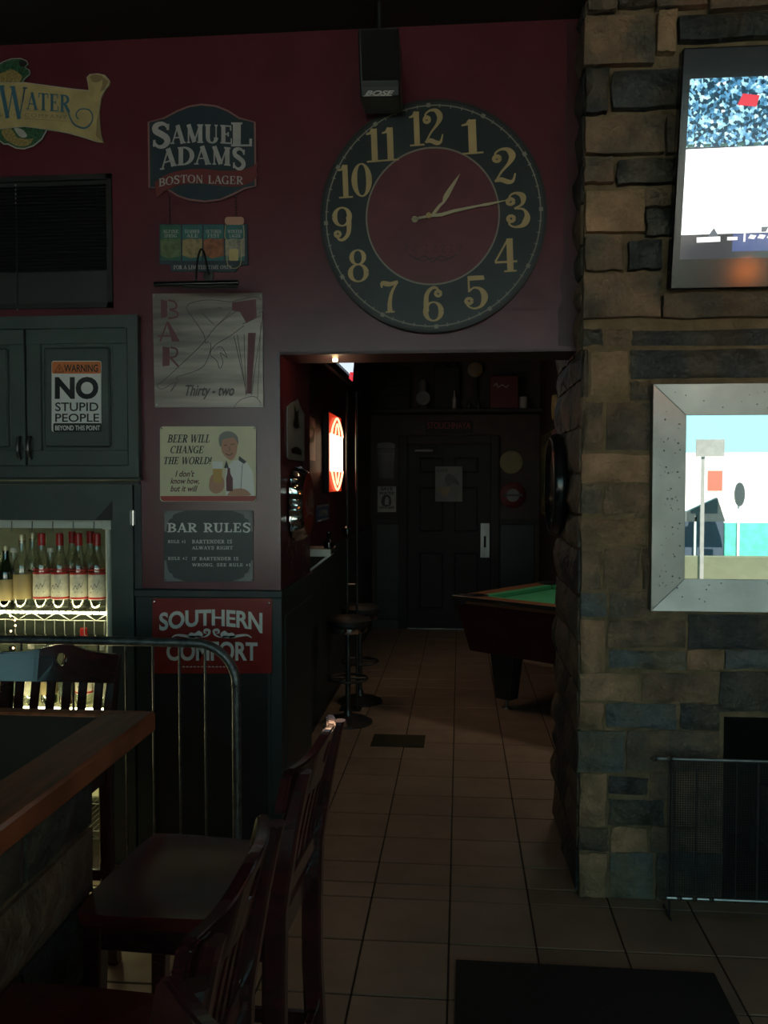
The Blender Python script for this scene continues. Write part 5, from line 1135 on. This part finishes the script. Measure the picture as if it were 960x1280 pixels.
for si, z in enumerate(shelf_z):
    b = B()
    for dz in (0, -.034):
        b.tube([(xl,YRF,z+dz),(xr,YRF,z+dz)], .0028, 6); b.tube([(xl,YRB,z+dz),(xr,YRB,z+dz)], .0028, 6)
        for x in (xl, xr): b.tube([(x,YRF,z+dz),(x,YRB,z+dz)], .0028, 6)
    n_ = int((xr-xl)/.058); pts = [V((xl+(xr-xl)*i/n_, YRF, z-(.034 if i%2 else 0))) for i in range(n_+1)]
    for p_, q_ in zip(pts, pts[1:]): b.tube([p_,q_], .0022, 5, False)
    for k in range(int((xr-xl)/.026)): x = xl+.013+k*.026; b.tube([(x,YRF,z+.003),(x,YRB,z+.003)], .0014, 4, False)
    s_ = b.obj('wire_shelf', 'wire', t)
    if si == 3: continue
    b = B()
    for k in range(int((xr-xl-.02)/.030)):
        x = xl+.02+k*.030; b.box(x, x+.022, YRF-.012, YRF-.004, z-.004, z+.006, .001)
    b.obj('led_strip', 'led', s_)
b = B()
for k in range(22):
    x = xr-.035-k*.045
    b.tube([(x,YRF+.03,shelf_z[0]-.034),(x,YRF+.03,shelf_z[0]-.10),(x+.012,YRF+.03,shelf_z[0]-.112),(x+.03,YRF+.03,shelf_z[0]-.112)], .0018, 4, False)
b.obj('hanging_wire_loops', 'wire', t)
# lit low fridge front behind the chair legs
z1f = .36; t = thing('lit_fridge', 'low glass front fridge glowing yellow under the bottle rack', 'fridge', ((xl+xr)/2,4.08,0))
b = B(); b.box(xl, xr-.0, 4.12, 4.18, 0.02, .85, .004); b.obj('fridge_body', 'inner', t)
b = B(); b.box(xl+.03, xr-.03, 4.100, 4.105, .05, z1f+.22); b.obj('lit_panel', 'ledp', t)
for k in range(14): b = B(); x = xr-.06-k*.095; b.tube([(x,4.09,.04),(x,4.09,.6)], .004, 5); b.obj('rod', 'dmetal', t)
# bottles
def bottle(kind):
    glass, capm, lab, band, h, r = kind
    t = thing('bottle', 'x', 'bottle', (0,0,0), 'bottles on the wire rack')
    b = B(); b.lathe([(r*.9,0),(r,.008),(r,h*.55),(r*.93,h*.62),(r*.62,h*.70),(r*.42,h*.78),(r*.40,h*.93)], n=18); b.obj('body', glass, t, True)
    b = B(); b.lathe([(r*.42,h*.84 if capm=='redcap' else h*.92),(r*.42,h*.985),(r*.38,h),(0,h)], n=14); b.obj('cap', capm, t, True)
    b = B(); b.lathe([(r*1.015,h*.14),(r*1.015,h*.47)], n=18); b.bm.faces.ensure_lookup_table()
    for f in [f for f in b.bm.faces if len(f.verts) > 4]: b.bm.faces.remove(f)
    lb = b.obj('label', lab, t, True)
    if band:
        for z0_, z1_ in ((.47,.50),(.15,.175),(.52,.535)):
            b = B(); b.lathe([(r*1.03,h*z0_),(r*1.03,h*z1_)], n=18)
            for f in [f for f in b.bm.faces if len(f.verts) > 4]: b.bm.faces.remove(f)
            b.obj('label_band', 'redcap', lb, True)
        b = B(); q_ = lambda a, c: V((r*1.05*math.sin(a), -r*1.05*math.cos(a), h*c))
        b.ribbon(smoothcurve([(-.6,.27),(-.3,.33),(-.1,.28),(.1,.35),(.3,.31),(.6,.40)],3), .012, q_); b.ribbon([(-.45,.24),(.45,.24)], .008, q_); b.obj('label_script', 'ink', lb)
    return t
K = dict(v=('glass','redcap','label',1,.335,.0385), c=('glass','goldcap','labelt',0,.33,.039), g=('gglass','goldcap','labelt',0,.28,.036), b=('bglass','ink','labeld',0,.25,.034), w=('glass','white','label',0,.26,.035))
protos = {}
def put_bottle(k, px, Y, z, label):
    x = P(px, 740, Y).x
    if k not in protos: protos[k] = bottle(K[k]); o = protos[k]; o.location = (x,Y,z+.005); o['label'] = label
    else: o = dup(protos[k], (x,Y,z+.005), random.uniform(-.35,.35), label)
    return o
ordn = ['rightmost','second from right','third from right','fourth from right','fifth from right','sixth from right','seventh from right']
z = shelf_z[0]
for i,(px,k,w_) in enumerate(((122,'v','clear red capped vodka bottle'),(99,'v','clear red capped vodka bottle'),(75.5,'v','clear red capped vodka bottle'),(53,'v','clear red capped vodka bottle'),(28.5,'c','gold capped bottle with a tan label'),(8,'g','green gold capped bottle'),(-17,'v','clear red capped vodka bottle'))):
    put_bottle(k, px, 3.645, z, '%s, %s in front on the top shelf' % (w_, ordn[i]))
for i,(px,k,w_) in enumerate(((114,'v','red capped bottle'),(91,'v','red capped bottle'),(64,'w','white capped bottle'),(42,'c','gold capped bottle'),(18,'w','white capped bottle'),(-6,'c','gold capped bottle'))):
    put_bottle(k, px, 3.78, z, '%s, %s in the back row on the top shelf' % (w_, ordn[i]))
z = shelf_z[1]
for i,(px,k,w_) in enumerate(((126,'w','white capped bottle'),(104,'v','red capped bottle'),(82,'b','brown bottle'),(60,'g','green bottle'),(38,'w','white capped bottle'),(14,'b','brown bottle'),(-10,'g','green bottle'))):
    put_bottle(k, px, 3.66, z, '%s, %s on the second shelf above the chair back' % (w_, ordn[i]))
t = thing('string_lights', 'cluster of small glowing string lights at the left end of the rack', 'string lights', base(12,830,YRF-.02))
b = B(); pts = smoothcurve([(14,770),(20,782),(10,796),(18,810),(12,826),(17,842),(10,856)],4); b.tube([P(p_[0],p_[1],YRF-.02) for p_ in pts], .002, 5); b.obj('cable', 'black', t)
for p_ in pts[::2]: b = B(); b.lathe([(0,-.005),(.005,0),(0,.005)], P(p_[0]+random.uniform(-2,2),p_[1],YRF-.025), 8); b.obj('bulb', 'warm', t)
# ================================================================ BAR COUNTER
ZT = 1.07; q = PZ(195,888,ZT); XB_, YBB = q.x, q.y
t = thing('bar_counter', 'dark bar counter with orange brown wooden rail and stone clad base', 'bar', (XB_-.8, 1.0, 0))
rw = .125
b = B(); b.box(-3.0, XB_-rw, -.9, YBB-.035, ZT-.04, ZT-.010, .003); b.obj('counter_top', 'bartop', t)
b = B(); b.hexa([(XB_-rw,-.9,ZT-.05),(XB_,-.9,ZT-.05),(XB_,YBB,ZT-.05),(XB_-rw,YBB-.03,ZT-.05),(XB_-rw,-.9,ZT-.004),(XB_,-.9,ZT),(XB_,YBB,ZT),(XB_-rw,YBB-.03,ZT-.004)], .006); b.obj('wooden_rail', 'barw', t, True)
b = B(); b.hexa([(-3.0,YBB-.035,ZT-.05),(XB_-rw,YBB-.035,ZT-.05),(XB_-.002,YBB,ZT-.05),(-3.0,YBB,ZT-.05),(-3.0,YBB-.035,ZT-.004),(XB_-rw,YBB-.035,ZT-.004),(XB_-.002,YBB,ZT-.001),(-3.0,YBB,ZT-.001)], .004); b.obj('wooden_rail', 'barw', t, True)
xbs, ybs = XB_-.10, YBB-.16
b = B(); b.box(-3.0, xbs, -.85, ybs, 0, ZT-.051); base_ = b.obj('base', 'mortar', t)
random.seed(3)
def courses2(a0, a1, z0_, z1_, y, axis, out, parent):
    z = z0_
    while z < z1_-.04:
        h = min(random.uniform(.13,.21), z1_-z); h = h if z1_-(z+h) > .06 else z1_-z; x = a0
        while x < a1-.02:
            w = random.uniform(.2,.45); w = w if a1-(x+w) > .12 else a1-x
            stone((x+.006, z+.007, x+w-.006, z+h-.007), y, .02, random.choice('bdddb'), parent, axis, out); x += w
        z += h
courses2(-.2, ybs, .01, ZT-.06, xbs, 'X', 1, base_)
# ================================================================ CHAIRS (local: front of the seat towards +Y)
def chair():
    t = thing('bar_chair', 'x', 'chair', (0,0,0), 'tall wooden bar chairs at the counter')
    SH = .715
    bend = lambda x: .022-.10*x*x*4          # crest bows back in the middle
    # back profile: rear edge y at height z
    def by(z): return -.20 - (.075*((z-SH)/.36)**1.3 if z > SH else -.0) - (.05*((.4-z)/.4)**1.5 if z < .4 else 0)
    for s in (-1,1):
        pts = []
        for z in (0,.15,.3,.45,.6,.75,.82,.92,1.01,1.045):
            x = s*(.175+ (.012*(z-SH)/.33 if z > SH else 0)); pts.append((x, by(z), z))
        b = B()
        rg = []
        for (x0,y0,z0) in pts:
            k_ = 1.0 if z0 < .8 else 1.0-.45*((z0-.8)/.245); W2, D2, c2_ = .0185*(.75+.25*k_), .024*k_, .006
            if z0 == 1.045: z0 -= .006
            rg.append([b.bm.verts.new((x0+a, y0+d, z0)) for a, d in ((-W2+c2_,-D2),(W2-c2_,-D2),(W2,-D2+c2_),(W2,D2-c2_),(W2-c2_,D2),(-W2+c2_,D2),(-W2,D2-c2_),(-W2,-D2+c2_))])
        for i in range(len(rg)-1):
            for k in range(8): b.bm.faces.new([rg[i][k], rg[i][(k+1)%8], rg[i+1][(k+1)%8], rg[i+1][k]])
        b.bm.faces.new(rg[0][::-1]); b.bm.faces.new(rg[-1])
        b.obj('rear_leg', 'chairw', t, True)
        b = B(); b.hexa([(s*.185-.016,.185,0),(s*.185+.016,.185,0),(s*.185+.016,.217,0),(s*.185-.016,.217,0),(s*.175-.02,.165,SH-.02),(s*.175+.02,.165,SH-.02),(s*.175+.02,.205,SH-.02),(s*.175-.02,.205,SH-.02)], .003); b.obj('front_leg', 'chairw', t)
        b = B(); b.box(s*.178-.010, s*.178+.010, -.19, .19, .28, .315, .003); b.obj('side_stretcher', 'chairw', t); b = B(); b.box(s*.175-.010, s*.175+.010, -.18, .17, SH-.075, SH-.022, .002); b.obj('side_rail', 'chairw', t)
    b = B(); b.box(-.17,.17,.18,.202,.20,.245,.003); b.obj('foot_rail', 'chairw', t)
    b = B(); b.box(-.17,.17,-.215,-.195,.30,.335,.003); b.obj('stretcher', 'chairw', t)
    b = B(); b.box(-.16,.16,.165,.185,SH-.075,SH-.022,.002); b.obj('apron', 'chairw', t); b = B(); b.box(-.16,.16,-.20,-.185,SH-.075,SH-.022,.002); b.obj('apron', 'chairw', t)
    # seat: shaped board
    b = B(); nx, ny = 9, 9; top = []; bot = []
    for j in range(ny):
        for i in range(nx):
            u, v = i/(nx-1)*2-1, j/(ny-1)*2-1
            hw = .20+.015*v; x = u*hw*(1-.05*abs(v)**4); y = .01+v*.215*(1-.06*abs(u)**4); dip = .014*max(0,(1-u*u))*max(0,(1-v*v))
            e = .006*(max(abs(u),abs(v))**10)
            top.append((x,y,SH+.018-dip-e)); bot.append((x*.97,y*.97,SH-.020))
    vs = top+bot; n_ = nx*ny; fs = []
    for j in range(ny-1):
        for i in range(nx-1):
            a = j*nx+i; fs.append((a,a+1,a+nx+1,a+nx)); fs.append((n_+a+nx,n_+a+nx+1,n_+a+1,n_+a))
    rim = [i for i in range(nx)]+[nx*j+nx-1 for j in range(1,ny)]+[nx*(ny-1)+i for i in range(nx-2,-1,-1)]+[nx*j for j in range(ny-2,0,-1)]
    for k in range(len(rim)): a, c = rim[k], rim[(k+1)%len(rim)]; fs.append((a, n_+a, n_+c, c))
    b.add(vs, fs); bmesh.ops.recalc_face_normals(b.bm, faces=b.bm.faces[:]); b.obj('seat', 'wood', t, True)
    # crest rail with hump and round hole
    outer = []
    n2 = 28
    for i in range(n2+1):
        x = -.215+.43*i/n2; a = abs(x)/.215
        outer.append((x, 1.045 + .026*math.exp(-(x/.085)**2) + .004*a**3 - (.0 if a < .96 else .012)))
    low = []
    for i in range(n2+1):
        x = .205-.41*i/n2; low.append((x, 0.950+.006*(abs(x)/.2)**2))
    hole = [(.021*math.cos(2*PI*k/16), 1.022+.021*math.sin(2*PI*k/16)) for k in range(16)]
    b = B()
    b.plate([outer+low, hole], lambda x, z: V((x, by(z)-.012+.030*(abs(x)/.21)**2, z)), V((0,.022,0))); bmesh.ops.recalc_face_normals(b.bm, faces=b.bm.faces[:]); bmesh.ops.bevel(b.bm, geom=[e_ for e_ in b.bm.edges if len(e_.link_faces)==2 and e_.calc_face_angle(0) > 1.0], offset=.004, segments=2, affect='EDGES'); b.obj('crest_rail', 'chairw', t)
    for i in range(6):
        x = -.137+.0548*i; b = B(); pr = None
        zs_ = (.77,.83,.90,.96)
        for z0, z1 in zip(zs_, zs_[1:]):
            b.hexa([(x-.013,by(z0)-.004,z0),(x+.013,by(z0)-.004,z0),(x+.013,by(z0)+.008,z0),(x-.013,by(z0)+.008,z0),(x-.013,by(z1)-.004,z1),(x+.013,by(z1)-.004,z1),(x+.013,by(z1)+.008,z1),(x-.013,by(z1)+.008,z1)])
        bmesh.ops.remove_doubles(b.bm, verts=b.bm.verts, dist=.0005); b.obj('slat', 'chairw', t)
    b = B(); b.box(-.165,.165,by(.76)-.012,by(.76)+.012,.745,.782,.003); b.obj('lower_rail', 'chairw', t)
    return t
ch = chair()
# chair at the far end of the counter (its back to the bottles)
q = P(84,808,2.82)
ch.location = (q.x, 2.52, 0.001); ch.rotation_euler = (0,0,PI); ch['label'] = 'dark wooden chair at the far end of the counter, in front of the bottles'
dup(ch, (q.x-.53, 2.48, 0.001), PI+.05, 'dark wooden chair at the picture\'s left edge beside the bottle rack')
# chairs along the right side, backs to the aisle (+X), seats towards the counter (-X)
dup(ch, (-.565, 1.89, 0.001), PI/2-.05, 'tall dark wooden chair on the aisle side, farthest along the counter')
dup(ch, (-.575, 1.24, 0.001), PI/2+.0, 'tall dark wooden chair on the aisle side, middle one of three')
dup(ch, (-.46, .67, 0.001), PI/2+.45, 'tall dark wooden chair on the aisle side, nearest and turned away from the others')
# ================================================================ PIPE RAIL BY THE PILLAR
YP = 3.02
t = thing('pipe_railing', 'bent steel pipe railing with thin rods before the pillar', 'railing', tuple(P(298,1100,YP))[:2]+(0,))
zt = P(200,803,YP).z; xv = P(296,950,YP).x; R_ = .15
pts = [V((-2.6,YP,zt)), V((xv-R_-.3,YP,zt+.002))]+[V((xv-R_+R_*math.sin(a*PI/16), YP, zt-R_+R_*math.cos(a*PI/16))) for a in range(0,9)]+[V((xv,YP,.4)), V((xv,YP,.012))]
b = B(); b.tube(pts, .0165, 14); b.obj('pipe', 'pipe', t, True)
b = B(); b.lathe([(.05,0.001),(.05,.010),(.02,.014),(.02,.02)], (xv,YP,0), 18); b.obj('floor_flange', 'pipe', t, True)
b = B(); b.ring((xv,YP,zt-R_-.0), .0175, .003, 'Z', 16, 5); b.obj('weld_collar', 'pipe', t)
b = B(); b.tube([(-2.6,YP,.12),(xv,YP,.12)], .008, 8); b.obj('bottom_bar', 'pipe', t)
for px in (257,225,192,158,124,92,60,28,-4): b = B(); x = P(px,900,YP).x; b.tube([(x,YP,.12),(x,YP,zt)], .0045, 7); b.obj('rod', 'pipe', t)
b = B(); b.tube([(-2.6,YP,.012),(-2.6,YP,zt)], .0165, 12); b.obj('end_post', 'pipe', t, True)
# ================================================================ LAMPS ADDED FOR THE WARM LIGHT IN THE PASSAGE
def downlight(x, y, z, e, col, label, r=.07, spot=None):
    t = thing('added_ceiling_lamp', label, 'lamp', (x,y,z-.05), )
    b = B(); b.lathe([(r*.8,-.05),(r,-.05),(r,0),(r*.9,0)], (x,y,z), 20); b.obj('can', 'black', t, True)
    b = B(); b.lathe([(r*.7,-.035),(0,-.034)], (x,y,z), 16); b.obj('bulb', 'warm', t)
    lamp('passage_fill_light', 'SPOT', (x,y,z-.06), e, col, spot_size=math.radians(spot or 120), spot_blend=.6, shadow_soft_size=.05)
downlight(-.1, 5.35, BZ, 6, (1,.62,.34), 'added black can lamp over the passage exit, warming the floor', spot=80)  # added lamp for the warm patch of light on the passage floor
b = B(); q = P(420,440,YW+.125); t = thing('beam_glow_bulb', 'tiny added bulb for the warm glow spot under the red beam', 'lamp', (q.x, YW+.13, ZP-.03))  # added bulb standing in for the warm highlight on the beam underside
b.lathe([(.0,-.016),(.010,-.014),(.012,-.004),(.008,-.0015),(0,-.0015)], (q.x,YW+.10,ZP-.0125), 12); b.obj('bulb', 'warm', t, True)
lamp('beam_glow_light', 'POINT', (q.x, YW+.10, ZP-.075), .25, (1,.72,.40), shadow_soft_size=.012)  # added light that spreads the glow over the beam
